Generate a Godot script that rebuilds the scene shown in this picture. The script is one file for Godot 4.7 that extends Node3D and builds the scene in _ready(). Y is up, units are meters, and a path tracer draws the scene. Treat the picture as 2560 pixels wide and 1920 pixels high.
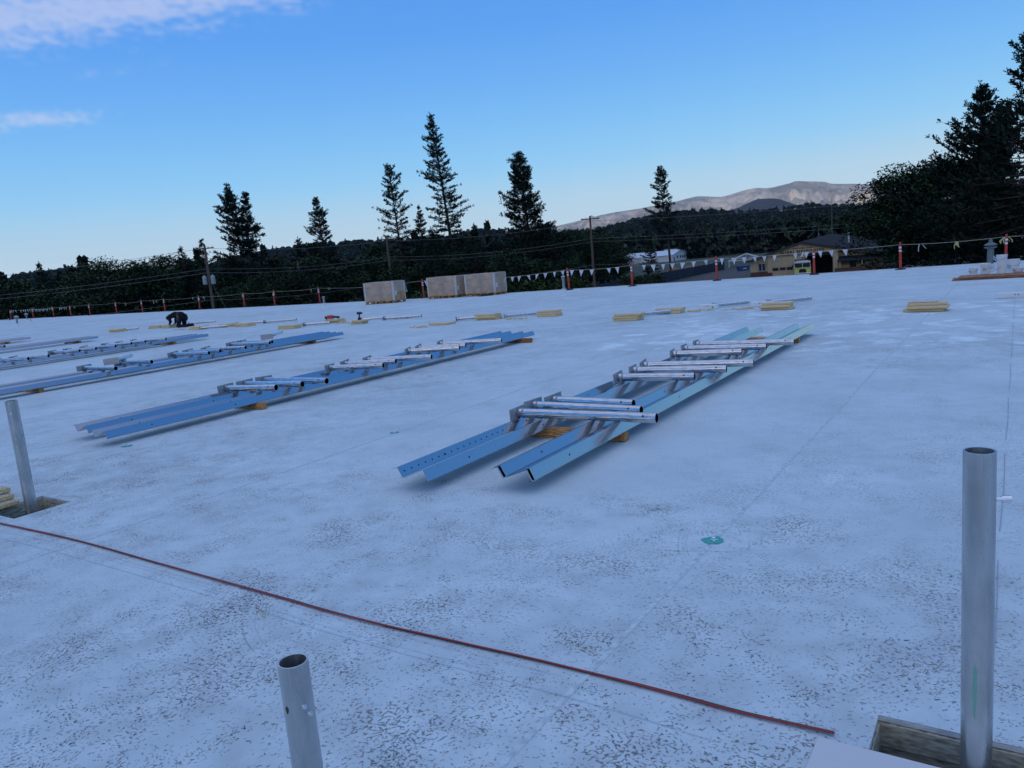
extends Node3D
# A white membrane roof under construction at dawn. x right, y up, -z away; units are metres.
# UD runs along the steel rails, VD across them (the building's own axes).
const UD := Vector3(0.556, 0.0, -0.831)
const VD := Vector3(0.831, 0.0, 0.556)
const GROUND := -4.6
const SUN := Vector3(-0.34, 0.046, 0.94)
var rng := RandomNumberGenerator.new()
var M := {}
var taken := {}

# ------------------------------------------------------------------ mesh helper
class MB:
	var v := PackedVector3Array()
	var n := PackedVector3Array()
	var uv := PackedVector2Array()
	var c := PackedColorArray()
	var col := Color(1, 1, 1)
	func put(p: Vector3, nn: Vector3, t: Vector2 = Vector2.ZERO) -> void:
		v.append(p); n.append(nn); uv.append(t); c.append(col)
	func tri(a: Vector3, b: Vector3, d: Vector3) -> void:   # counter-clockwise from outside
		var nn := (b - a).cross(d - a).normalized()
		put(a, nn); put(d, nn); put(b, nn)
	func quad(a: Vector3, b: Vector3, d: Vector3, e: Vector3) -> void:
		var nn := (d - a).cross(e - b).normalized()
		put(a, nn, Vector2(0, 1)); put(d, nn, Vector2(1, 0)); put(b, nn, Vector2(1, 1))
		put(a, nn, Vector2(0, 1)); put(e, nn, Vector2(0, 0)); put(d, nn, Vector2(1, 0))
	func smooth(a: Vector3, na: Vector3, b: Vector3, nb: Vector3, d: Vector3, nd: Vector3) -> void:
		put(a, na); put(d, nd); put(b, nb)
	func sheet(a: Vector3, b: Vector3, d: Vector3, e: Vector3, th: float) -> void:   # plate of thickness th below the face a b d e
		var nn := (d - a).cross(e - b).normalized() * th
		quad(a, b, d, e)
		quad(a - nn, e - nn, d - nn, b - nn)
		quad(a, a - nn, b - nn, b); quad(b, b - nn, d - nn, d); quad(d, d - nn, e - nn, e); quad(e, e - nn, a - nn, a)
	func box(ce: Vector3, s: Vector3, b: Basis = Basis()) -> void:
		cbox(ce, s, 0.0, b)
	func cbox(ce: Vector3, s: Vector3, bev: float, b: Basis = Basis()) -> void:
		var h := s * 0.5
		var k := Vector3(h.x - bev, h.y - bev, h.z - bev)
		for ax in 3:
			for sg in [-1.0, 1.0]:
				var i := (ax + 1) % 3
				var j := (ax + 2) % 3
				var q := []
				for w in [[-1, -1], [1, -1], [1, 1], [-1, 1]]:
					var p := Vector3.ZERO
					p[ax] = h[ax] * sg
					p[i] = k[i] * w[0]
					p[j] = k[j] * w[1]
					q.append(ce + b * p)
				if sg > 0: quad(q[0], q[1], q[2], q[3])
				else: quad(q[3], q[2], q[1], q[0])
		if bev <= 0.0: return
		for ax in 3:
			var i := (ax + 1) % 3
			var j := (ax + 2) % 3
			for si in [-1.0, 1.0]:
				for sj in [-1.0, 1.0]:
					var p := Vector3.ZERO
					p[i] = h[i] * si; p[j] = k[j] * sj
					var q := Vector3.ZERO
					q[i] = k[i] * si; q[j] = h[j] * sj
					var a := p; a[ax] = -k[ax]
					var a2 := p; a2[ax] = k[ax]
					var d := q; d[ax] = -k[ax]
					var d2 := q; d2[ax] = k[ax]
					if si * sj > 0: quad(ce + b * a, ce + b * d, ce + b * d2, ce + b * a2)
					else: quad(ce + b * a2, ce + b * d2, ce + b * d, ce + b * a)
		for sx in [-1.0, 1.0]:
			for sy in [-1.0, 1.0]:
				for sz in [-1.0, 1.0]:
					var p1 := ce + b * Vector3(h.x * sx, k.y * sy, k.z * sz)
					var p2 := ce + b * Vector3(k.x * sx, h.y * sy, k.z * sz)
					var p3 := ce + b * Vector3(k.x * sx, k.y * sy, h.z * sz)
					if sx * sy * sz > 0: tri(p1, p2, p3)
					else: tri(p1, p3, p2)
	func ring_axes(d: Vector3) -> Array:
		var s := Vector3.UP if absf(d.y) < 0.9 else Vector3.RIGHT
		var x := d.cross(s).normalized()
		return [x, x.cross(d).normalized()]
	func tube(path: Array, rad: Array, sides := 8, caps := true, inward := false) -> void:
		var m := path.size()
		var ax := []
		for i in m:
			var d: Vector3 = (path[mini(i + 1, m - 1)] - path[maxi(i - 1, 0)]).normalized()
			var e := ring_axes(d)
			if i > 0:   # carry the frame along
				var px: Vector3 = ax[i - 1][0]
				var x: Vector3 = (px - d * px.dot(d)).normalized()
				e = [x, x.cross(d).normalized()]
			ax.append(e)
		for i in m - 1:
			for k in sides:
				var t0 := TAU * k / sides
				var t1 := TAU * (k + 1) / sides
				var n00: Vector3 = ax[i][0] * cos(t0) + ax[i][1] * sin(t0)
				var n01: Vector3 = ax[i][0] * cos(t1) + ax[i][1] * sin(t1)
				var n10: Vector3 = ax[i + 1][0] * cos(t0) + ax[i + 1][1] * sin(t0)
				var n11: Vector3 = ax[i + 1][0] * cos(t1) + ax[i + 1][1] * sin(t1)
				var a: Vector3 = path[i] + n00 * rad[i]
				var b: Vector3 = path[i] + n01 * rad[i]
				var d2: Vector3 = path[i + 1] + n11 * rad[i + 1]
				var e2: Vector3 = path[i + 1] + n10 * rad[i + 1]
				if inward:
					smooth(a, -n00, b, -n01, d2, -n11); smooth(a, -n00, d2, -n11, e2, -n10)
				else:
					smooth(a, n00, e2, n10, d2, n11); smooth(a, n00, d2, n11, b, n01)
		if caps:
			for k in sides:
				var t0 := TAU * k / sides
				var t1 := TAU * (k + 1) / sides
				tri(path[0], path[0] + (ax[0][0] * cos(t0) + ax[0][1] * sin(t0)) * rad[0], path[0] + (ax[0][0] * cos(t1) + ax[0][1] * sin(t1)) * rad[0])
				tri(path[m - 1], path[m - 1] + (ax[m - 1][0] * cos(t1) + ax[m - 1][1] * sin(t1)) * rad[m - 1], path[m - 1] + (ax[m - 1][0] * cos(t0) + ax[m - 1][1] * sin(t0)) * rad[m - 1])
	func pipe(a: Vector3, b: Vector3, ro: float, ri: float, sides := 20) -> void:   # hollow, open at both ends
		tube([a, b], [ro, ro], sides, false)
		tube([a, b], [ri, ri], sides, false, true)
		var d := (b - a).normalized()
		var e := ring_axes(d)
		for k in sides:
			var t0 := TAU * k / sides
			var t1 := TAU * (k + 1) / sides
			var u0: Vector3 = e[0] * cos(t0) + e[1] * sin(t0)
			var u1: Vector3 = e[0] * cos(t1) + e[1] * sin(t1)
			quad(a + u0 * ro, a + u1 * ro, a + u1 * ri, a + u0 * ri)
			quad(b + u1 * ro, b + u0 * ro, b + u0 * ri, b + u1 * ri)
	func lathe(prof: Array, sides := 16) -> void:   # [[radius, y], ...] from the bottom up, about y
		for i in prof.size() - 1:
			var r0: float = prof[i][0]
			var y0: float = prof[i][1]
			var r1: float = prof[i + 1][0]
			var y1: float = prof[i + 1][1]
			var sl := Vector2(y1 - y0, r0 - r1).normalized()
			for k in sides:
				var t0 := TAU * k / sides
				var t1 := TAU * (k + 1) / sides
				var c0 := Vector3(cos(t0), 0, sin(t0))
				var c1 := Vector3(cos(t1), 0, sin(t1))
				var n0 := c0 * sl.x + Vector3.UP * sl.y
				var n1 := c1 * sl.x + Vector3.UP * sl.y
				var a := c0 * r0 + Vector3.UP * y0
				var b := c1 * r0 + Vector3.UP * y0
				var d := c1 * r1 + Vector3.UP * y1
				var e := c0 * r1 + Vector3.UP * y1
				smooth(a, n0, e, n0, d, n1); smooth(a, n0, d, n1, b, n1)
	func done() -> ArrayMesh:
		var m := ArrayMesh.new()
		if v.is_empty(): return m
		var a := []
		a.resize(Mesh.ARRAY_MAX)
		a[Mesh.ARRAY_VERTEX] = v; a[Mesh.ARRAY_NORMAL] = n; a[Mesh.ARRAY_TEX_UV] = uv; a[Mesh.ARRAY_COLOR] = c
		m.add_surface_from_arrays(Mesh.PRIMITIVE_TRIANGLES, a)
		return m

# ------------------------------------------------------------------ scene helpers
func numbered(called: String) -> String:
	var k: int = taken.get(called, 0)
	taken[called] = k + 1
	return called if k == 0 else "%s_%03d" % [called, k]
func tag(o: Node, label: String, category: String, group := "") -> void:
	o.set_meta("label", label); o.set_meta("category", category)
	if group != "": o.set_meta("group", group)
func thing(called: String, label: String, category: String, at := Vector3.ZERO, turn := 0.0, group := "") -> Node3D:
	var o := Node3D.new()
	o.name = numbered(called)
	add_child(o)
	o.position = at
	o.rotation.y = turn
	tag(o, label, category, group)
	return o
func part(parent: Node, called: String, mesh: Mesh, mat: Material, at := Vector3.ZERO) -> MeshInstance3D:
	var o := MeshInstance3D.new()
	o.name = called
	o.mesh = mesh
	o.material_override = mat
	o.position = at
	parent.add_child(o, true)
	return o
func solo(called: String, mesh: Mesh, mat: Material, label: String, category: String, at := Vector3.ZERO, turn := 0.0, group := "") -> MeshInstance3D:
	var o := part(self, numbered(called), mesh, mat, at)
	o.rotation.y = turn
	tag(o, label, category, group)
	return o
func structure(called: String, mesh: Mesh, mat: Material) -> MeshInstance3D:
	var o := part(self, numbered(called), mesh, mat)
	o.set_meta("kind", "structure")
	return o
func copy_of(o: Node3D, at: Vector3, turn: float, label: String, called := "") -> Node3D:
	var r: Node3D = o.duplicate()
	r.name = numbered(called if called != "" else String(o.name).trim_suffix("_" + String(o.name).get_slice("_", String(o.name).get_slice_count("_") - 1)) if String(o.name).right(3).is_valid_int() else String(o.name))
	add_child(r)
	r.position = at
	r.rotation.y = turn
	r.set_meta("label", label)
	return r
func lin(r: float, g: float, b: float) -> Color:   # a linear base colour
	return Color(r, g, b).linear_to_srgb()
func mat(color: Color, rough := 0.8, metal := 0.0, spec := 0.5) -> StandardMaterial3D:
	var m := StandardMaterial3D.new()
	m.albedo_color = color
	m.roughness = rough
	m.metallic = metal
	m.metallic_specular = spec
	return m
func tint(rough := 0.9) -> StandardMaterial3D:
	var m := mat(Color(1, 1, 1), rough, 0.0, 0.25)
	m.vertex_color_use_as_albedo = true
	return m
func noise(freq: float, oct := 4, s := 1, kind := FastNoiseLite.TYPE_SIMPLEX_SMOOTH) -> FastNoiseLite:
	var f := FastNoiseLite.new()
	f.seed = s
	f.frequency = freq
	f.noise_type = kind
	f.fractal_octaves = oct
	return f
func grain(size: int, freq: float, contrast: float, bright: float, s: int, kind := FastNoiseLite.TYPE_SIMPLEX_SMOOTH, oct := 4) -> ImageTexture:   # grey noise about bright
	var im := noise(freq, oct, s, kind).get_seamless_image(size, size)
	im.convert(Image.FORMAT_RGB8)
	im.adjust_bcs(1.0, contrast, 1.0)
	im.adjust_bcs(bright * 2.0, 1.0, 1.0)
	return ImageTexture.create_from_image(im)
func relief(size: int, freq: float, s: int, kind := FastNoiseLite.TYPE_SIMPLEX_SMOOTH) -> ImageTexture:
	var im := noise(freq, 3, s, kind).get_seamless_image(size, size)
	im.bump_map_to_normal_map(3.0)
	return ImageTexture.create_from_image(im)
func tri_tex(m: StandardMaterial3D, t: Texture2D, scale: Vector3) -> StandardMaterial3D:
	m.albedo_texture = t
	m.uv1_triplanar = true
	m.uv1_scale = scale
	return m
func ground_at(u: float, v: float, y := 0.0) -> Vector3:
	return UD * u + VD * v + Vector3.UP * y
func yaw_x(d: Vector3) -> float:   # the turn that lays the local x axis along d
	return atan2(-d.z, d.x)
func rr(a: float, b: float) -> float:
	return rng.randf_range(a, b)

# ------------------------------------------------------------------ light, sky, camera
func sky_tone(el: float) -> Color:
	var k := [[-90, 120, 140, 165], [0, 228, 242, 240], [2, 215, 239, 244], [4.4, 188, 225, 245], [7, 150, 211, 252], [10, 126, 194, 250], [13, 109, 178, 248], [16.5, 93, 163, 244], [20, 86, 156, 239], [40, 76, 142, 226], [90, 70, 132, 214]]
	for i in k.size() - 1:
		if el <= k[i + 1][0]:
			var t: float = clampf((el - k[i][0]) / (k[i + 1][0] - k[i][0]), 0, 1)
			return Color(lerpf(k[i][1], k[i + 1][1], t) / 255.0, lerpf(k[i][2], k[i + 1][2], t) / 255.0, lerpf(k[i][3], k[i + 1][3], t) / 255.0)
	return Color(0.2, 0.4, 0.75)
func make_sky() -> Image:
	var w := 2048
	var h := 1024
	var im := Image.create(w, h, false, Image.FORMAT_RGBAF)   # linear light
	for y in h:
		var el0 := 90.0 - (y + 0.5) / h * 180.0
		for x in 64:   # a little deeper to the left, paler to the right
			im.fill_rect(Rect2i(x * 32, y, 32, 1), sky_tone(el0 + sin(TAU * (x + 0.5) / 64.0) * -1.1 * clampf(el0 / 4.0, 0, 1) + 0.3).srgb_to_linear())
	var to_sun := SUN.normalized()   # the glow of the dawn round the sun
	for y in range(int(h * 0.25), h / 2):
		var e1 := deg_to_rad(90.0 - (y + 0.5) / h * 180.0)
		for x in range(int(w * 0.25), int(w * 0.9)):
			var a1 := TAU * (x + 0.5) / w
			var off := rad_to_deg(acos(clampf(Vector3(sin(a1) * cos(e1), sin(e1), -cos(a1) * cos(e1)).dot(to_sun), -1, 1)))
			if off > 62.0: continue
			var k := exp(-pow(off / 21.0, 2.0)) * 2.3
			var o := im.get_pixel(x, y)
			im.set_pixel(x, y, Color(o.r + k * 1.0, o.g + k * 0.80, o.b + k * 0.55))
	# thin rippled cloud: a bank that ends at the upper left of the view; an added veil overhead, out of view, whitens the light on the roof
	var fine := noise(1.5, 4, 11)
	var strand := noise(0.55, 3, 12)
	var patch_n := noise(0.35, 3, 21)
	for y in range(0, int((90.0 - 9.0) / 180.0 * h)):
		var el := 90.0 - (y + 0.5) / h * 180.0
		var rad := 1.0 / tan(deg_to_rad(el))
		for x in w:
			var az := (x + 0.5) / w * 360.0
			if az > 180.0: az -= 360.0
			var mask := clampf((el - 34.0) / 15.0, 0, 1) * 0.98
			if az > -75.0 and az < 12.0:
				var low := 13.5 + maxf(0.0, az + 30.0) * 0.15 - minf(0.0, az + 30.0) * 0.06
				mask = maxf(mask, clampf((el - low) / 2.6, 0, 1) * clampf((-6.0 - az) / 7.0, 0, 1) * clampf((40.0 - el) / 10.0, 0, 1) * clampf((az + 75.0) / 12.0, 0, 1))
				var mid := 10.8 + (az + 31.0) * 0.1   # the streak below it
				mask = maxf(mask, clampf(1.15 - absf(el - mid) / 0.8, 0, 1) * clampf((-22.6 - az) / 4.0, 0, 1) * clampf((az + 44.0) / 6.0, 0, 1) * 0.8)
				mask = maxf(mask, clampf(1.0 - absf(el - 13.9 - (az + 24.0) * 0.12) / 0.45, 0, 1) * clampf((-20.0 - az) / 2.0, 0, 1) * clampf((az + 28.0) / 2.0, 0, 1) * 0.42)
				mask = maxf(mask, clampf(1.0 - absf(el - 17.6) / 0.8, 0, 1) * clampf(1.0 - absf(az + 12.5) / 2.2, 0, 1) * 0.6)
			if mask <= 0.01: continue
			var ar := deg_to_rad(az)
			var px := rad * sin(ar) * 3.2
			var py := rad * cos(ar) * 3.2
			var q := fine.get_noise_2d(px * 2.2 + py * 1.6, py * 4.4 - px * 0.9) * 0.5 + 0.5
			var s2 := strand.get_noise_2d(px * 0.9, py * 2.2) * 0.5 + 0.5
			var d := clampf(mask * 1.25 - 0.62 + (q - 0.42) * 1.6 + (s2 - 0.48) * 0.9 + patch_n.get_noise_2d(px, py) * 0.35, 0, 1) * minf(1.0, mask * 1.6)
			if d <= 0.0: continue
			im.set_pixel(x, y, im.get_pixel(x, y).lerp(Color(0.865, 0.875, 0.945).srgb_to_linear(), minf(d * (0.58 if el < 30.0 else 1.05), 0.50 if el < 30.0 else 0.82)))
	return im
func light_and_camera() -> void:
	var cam := Camera3D.new()
	cam.name = "camera"
	add_child(cam)
	cam.position = Vector3(0, 1.65, 0)
	cam.rotation = Vector3(-atan(307.0 / 1920.0), 0, 0)
	cam.rotate_object_local(Vector3(0, 0, 1), -deg_to_rad(4.93))
	cam.fov = rad_to_deg(2.0 * atan(960.0 / 1920.0))
	cam.near = 0.05
	cam.far = 40000.0
	cam.current = true
	var env := Environment.new()
	env.background_mode = Environment.BG_SKY
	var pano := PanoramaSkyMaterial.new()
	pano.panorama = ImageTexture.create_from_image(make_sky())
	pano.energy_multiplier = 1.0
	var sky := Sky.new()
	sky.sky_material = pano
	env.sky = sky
	env.tonemap_mode = Environment.TONE_MAPPER_LINEAR
	env.tonemap_exposure = 1.0
	env.sdfgi_enabled = true
	env.ssao_enabled = true
	env.ssil_enabled = true
	env.fog_enabled = true
	env.fog_density = 0.00004
	env.fog_light_color = Color(0.80, 0.88, 1.0)
	var we := WorldEnvironment.new()
	we.name = "world_environment"
	we.environment = env
	add_child(we)
	var sun := DirectionalLight3D.new()   # just risen behind the camera: the ridge behind keeps the roof in shade, the far mountain is lit
	sun.name = "sun"
	add_child(sun)
	sun.look_at_from_position(SUN, Vector3.ZERO)
	sun.light_energy = 1.3
	sun.light_color = Color(1.0, 0.90, 0.80)
	sun.light_angular_distance = 0.5
	sun.shadow_enabled = true

# ------------------------------------------------------------------ materials
func materials() -> void:
	var galv := mat(lin(0.47, 0.50, 0.53), 0.30, 1.0)
	tri_tex(galv, grain(256, 0.06, 0.07, 0.96, 3, FastNoiseLite.TYPE_CELLULAR, 2), Vector3(9, 9, 9))
	galv.roughness_texture = grain(256, 0.02, 0.12, 0.88, 4)
	galv.roughness = 0.19
	M.galv = galv
	var tube_m := mat(lin(0.66, 0.69, 0.73), 0.25, 1.0)
	tri_tex(tube_m, grain(256, 0.02, 0.14, 0.95, 5), Vector3(1.5, 9, 9))
	tube_m.roughness_texture = grain(256, 0.03, 0.5, 0.7, 6)
	tube_m.roughness = 0.17
	M.pipe = tube_m
	var post := mat(lin(0.56, 0.58, 0.58), 0.5, 0.85)
	tri_tex(post, grain(512, 0.008, 0.12, 0.95, 8), Vector3(3.1, 0.7, 3.1))
	post.roughness_texture = grain(256, 0.03, 0.5, 0.8, 7)
	post.roughness = 0.40
	M.post = post
	M.plate = tri_tex(mat(lin(0.50, 0.54, 0.56), 0.5, 0.55), grain(256, 0.05, 0.2, 0.93, 16, FastNoiseLite.TYPE_CELLULAR, 2), Vector3(5, 5, 5))
	M.weld = mat(Color(0.62, 0.64, 0.66), 0.55, 0.85)
	M.dark_hole = mat(lin(0.02, 0.02, 0.022), 0.9)
	M.zinc_bright = mat(Color(0.93, 0.94, 0.95), 0.18, 1.0)
	var wood := mat(lin(0.86, 0.40, 0.13), 0.75)
	tri_tex(wood, grain(512, 0.02, 0.75, 0.78, 9), Vector3(0.7, 14, 14))
	M.wood = wood
	var ply := mat(lin(0.42, 0.19, 0.09), 0.8)
	tri_tex(ply, grain(512, 0.02, 0.6, 0.85, 10), Vector3(0.5, 6, 4))
	M.ply = ply
	var foam := mat(lin(0.92, 0.66, 0.34), 0.9)
	tri_tex(foam, grain(512, 0.03, 0.2, 0.92, 12), Vector3(3, 3, 3))
	M.foam = foam
	M.foam_old = tri_tex(mat(lin(0.56, 0.50, 0.37), 0.9), grain(512, 0.02, 0.45, 0.88, 17), Vector3(2, 5, 2))
	var facer := mat(lin(0.70, 0.71, 0.70), 0.75)
	tri_tex(facer, grain(256, 0.03, 0.25, 0.92, 13), Vector3(2, 2, 2))
	M.facer = facer
	M.white_cap = mat(lin(0.78, 0.78, 0.77), 0.45)
	M.red = mat(lin(0.52, 0.045, 0.025), 0.5)
	M.band = mat(lin(0.74, 0.72, 0.70), 0.35)
	M.black = mat(lin(0.02, 0.02, 0.021), 0.75)
	M.rope = mat(lin(0.42, 0.38, 0.28), 0.9)
	var flag := mat(lin(0.60, 0.61, 0.63), 0.6)
	flag.backlight = Color(0.35, 0.35, 0.36)
	M.flag = flag
	M.ribbon = mat(lin(0.52, 0.46, 0.17), 0.7)
	M.cord_red = mat(lin(0.30, 0.035, 0.025), 0.55)
	M.cord_dark = mat(lin(0.05, 0.05, 0.045), 0.6)
	M.chalk = mat(lin(0.34, 0.40, 0.48), 0.9)
	M.scuff = mat(lin(0.42, 0.48, 0.55), 0.9)
	M.green_paint = mat(lin(0.05, 0.42, 0.36), 0.8)
	M.green_spray = mat(lin(0.05, 0.55, 0.22), 0.7)
	var bark := mat(lin(0.055, 0.042, 0.034), 0.95)
	M.bark = bark
	M.pole_wood = mat(lin(0.13, 0.095, 0.07), 0.9)
	M.wire = mat(lin(0.22, 0.22, 0.21), 0.6, 0.3)
	M.leaf = tint(0.75)
	M.tint = tint(0.9)
	M.asphalt = tri_tex(mat(lin(0.09, 0.088, 0.082), 0.95), grain(512, 0.02, 0.4, 0.85, 14), Vector3(0.2, 0.2, 0.2))
	M.grass = tri_tex(mat(lin(0.075, 0.085, 0.04), 1.0), grain(512, 0.02, 0.7, 0.8, 15), Vector3(0.05, 0.05, 0.05))

func roof_material() -> StandardMaterial3D:
	# pale patches and smudges in the large over 80 m, and a 6.6 m sheet of boot marks, scuffs and grit
	var n := 2048
	var big := noise(0.02, 5, 31).get_seamless_image(n, n)
	big.convert(Image.FORMAT_RGB8)
	big.adjust_bcs(1.0, 0.045, 1.0)
	big.adjust_bcs(1.79, 1.0, 1.0)
	var px := n / 80.0
	rng.seed = 71
	for i in 330:   # pale flecks, mostly beyond the nearest rails
		var at := ground_at(rr(11.5, 18.5), rr(-6.5, 1.0)) if i < 285 else ground_at(rr(3, 30), rr(-40, 3))
		var c := Vector2(fposmod(at.x * px, n), fposmod(at.z * px, n))
		var r := rr(1.2, 6.5)
		var el := rr(0.35, 1.0)
		var a := rr(0, PI)
		var lift := rr(0.03, 0.1) if i < 285 else rr(0.01, 0.03)
		for dy in range(-8, 9):
			for dx in range(-8, 9):
				var p := Vector2(dx, dy).rotated(a)
				p.y /= el
				var d := p.length() / r + rr(-0.25, 0.25)
				if d < 1.0:
					var x := posmod(int(c.x) + dx, n)
					var y := posmod(int(c.y) + dy, n)
					var o := big.get_pixel(x, y)
					big.set_pixel(x, y, Color(minf(o.r + lift, 0.985), minf(o.g + lift, 0.985), minf(o.b + lift, 0.985)))
	var fine := noise(0.012, 5, 32).get_seamless_image(n, n)
	fine.convert(Image.FORMAT_RGB8)
	fine.adjust_bcs(1.0, 0.07, 1.0)
	fine.adjust_bcs(1.93, 1.0, 1.0)
	var fp := n / 6.6
	var thick := noise(0.0035, 4, 33)
	for i in 75000:   # grit and short black rub marks, crowded where boots have been
		var x := rr(0, n)
		var y := rr(0, n)
		var here := thick.get_noise_2d(x, y)
		if here < rr(-0.55, 0.5): continue
		var kind := rng.randf()
		var k := rr(0.56, 0.97)
		if here > 0.15: k *= rr(0.75, 1.0)
		if kind < 0.62: stroke(fine, n, Vector2(x, y), rr(0, PI), rr(0.8, 2.4), 0.0, k, 1 if rng.randf() < 0.6 else 2)
		elif kind < 0.93: stroke(fine, n, Vector2(x, y), rr(-0.5, 0.5) + 0.4, rr(2.0, 6.0), rr(-0.05, 0.05), k, 1 if rng.randf() < 0.75 else 2)
		else: stroke(fine, n, Vector2(x, y), rr(0, PI), rr(5.0, 15.0), rr(-0.06, 0.06), minf(1.0, k + 0.12), 1)
	var rub := noise(0.085, 3, 36)
	rub.fractal_type = FastNoiseLite.FRACTAL_RIDGED
	rub.domain_warp_enabled = true
	rub.domain_warp_amplitude = 9.0
	rub.domain_warp_frequency = 0.05
	var ra := rub.get_seamless_image(n, n).get_data()
	var rb := noise(0.1, 2, 37).get_seamless_image(n, n).get_data()
	var rc := noise(0.0045, 4, 38).get_seamless_image(n, n).get_data()
	fine.convert(Image.FORMAT_RGB8)
	var fd := fine.get_data()
	for i in n * n:   # thin curling scuffs, broken up and gathered in patches
		var v := ra[i]
		if v < 176: continue
		var cut := 344 - (rb[i] >> 1) - (rc[i] >> 1)
		if v < cut: continue
		var k := maxf(0.60, 1.0 - (v - cut) * 0.013)
		fd[i * 3] = int(fd[i * 3] * minf(1.0, k + 0.04))
		fd[i * 3 + 1] = int(fd[i * 3 + 1] * minf(1.0, k + 0.01))
		fd[i * 3 + 2] = int(fd[i * 3 + 2] * k)
	fine = Image.create_from_data(n, n, false, Image.FORMAT_RGB8, fd)
	for i in 230:   # crumbs of dried mud in loose clusters
		var c := Vector2(rr(0, n), rr(0, n))
		var a := rr(0, TAU)
		for j in rng.randi_range(10, 90):
			var q := c + Vector2(rng.randfn(0, 26), rng.randfn(0, 9)).rotated(a)
			stroke(fine, n, q, rr(0, PI), rr(0.8, 3.0), 0.0, rr(0.45, 0.85), rng.randi_range(1, 2), rng.randf() < 0.3)
	for i in 300:   # boot prints: rows of tread bars
		var c := Vector2(rr(0, n), rr(0, n))
		var a := rr(0, TAU)
		var w := rr(0.7, 0.92)
		for row in 11:
			for k in 4:
				if rng.randf() < 0.3: continue
				var q := Vector2((row - 5) * 0.026, (k - 1.5) * 0.024 * (1.0 if row > 4 else 0.8)) * fp
				stroke(fine, n, c + q.rotated(a), a + PI / 2 + (0.5 if k % 2 == 0 else -0.5), rr(2, 5), 0.0, w, 2)
	for i in 70:   # sets of parallel wheel and hose scuffs
		var c := Vector2(rr(0, n), rr(0, n))
		var a := rr(0, TAU)
		var bend := rr(-0.012, 0.012)
		for k in rng.randi_range(2, 6):
			stroke(fine, n, c + Vector2(0, k * rr(4, 8)).rotated(a), a, rr(50, 260), bend, rr(0.82, 0.94), 1)
	for i in 40:   # smears of mud
		var c := Vector2(rr(0, n), rr(0, n))
		var a := rr(0, TAU)
		for k in rng.randi_range(4, 16):
			stroke(fine, n, c + Vector2(rr(-30, 30), rr(-9, 9)).rotated(a), a + rr(-0.2, 0.2), rr(3, 22), rr(-0.05, 0.05), rr(0.86, 0.96), 2, true)
	var where := noise(0.011, 4, 34).get_seamless_image(1024, 1024)   # where the marks lie thick
	where.convert(Image.FORMAT_RGB8)
	where.adjust_bcs(1.12, 0.75, 1.0)
	var wp := 1024.0 / 80.0
	for i in 6500:   # trodden ground round the posts and the cord
		var at := ground_at(rr(-3.5, 4.6), rr(-9, 4)) if i < 4500 else ground_at(rr(-2.0, 2.8), rr(-4.0, 1.5))
		var x := posmod(int(at.x * wp), 1024)
		var y := posmod(int(at.z * wp), 1024)
		for dy in 3:
			for dx in 3:
				var o := where.get_pixel((x + dx) % 1024, (y + dy) % 1024).r
				var g := minf(1.0, o + rr(0.0, 0.28))
				where.set_pixel((x + dx) % 1024, (y + dy) % 1024, Color(g, g, g))
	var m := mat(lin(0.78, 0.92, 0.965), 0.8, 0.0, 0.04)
	m.albedo_texture = ImageTexture.create_from_image(big)
	m.detail_enabled = true
	m.detail_albedo = ImageTexture.create_from_image(fine)
	m.detail_mask = ImageTexture.create_from_image(where)
	m.detail_blend_mode = BaseMaterial3D.BLEND_MODE_MUL
	m.detail_uv_layer = BaseMaterial3D.DETAIL_UV_2
	return m
func stroke(im: Image, n: int, at: Vector2, a: float, length: float, bend: float, k: float, w: int, brown := false) -> void:
	var p := at
	var s := 0.0
	while s < length:
		for j in w:
			var x := posmod(int(p.x), n)
			var y := posmod(int(p.y) + j, n)
			var o := im.get_pixel(x, y)
			im.set_pixel(x, y, Color(o.r * k, o.g * (k if not brown else k * 0.97), o.b * (minf(1.0, k + 0.02) if not brown else k * 0.9)))
		p += Vector2(cos(a), sin(a))
		a += bend
		s += 1.0

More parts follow.
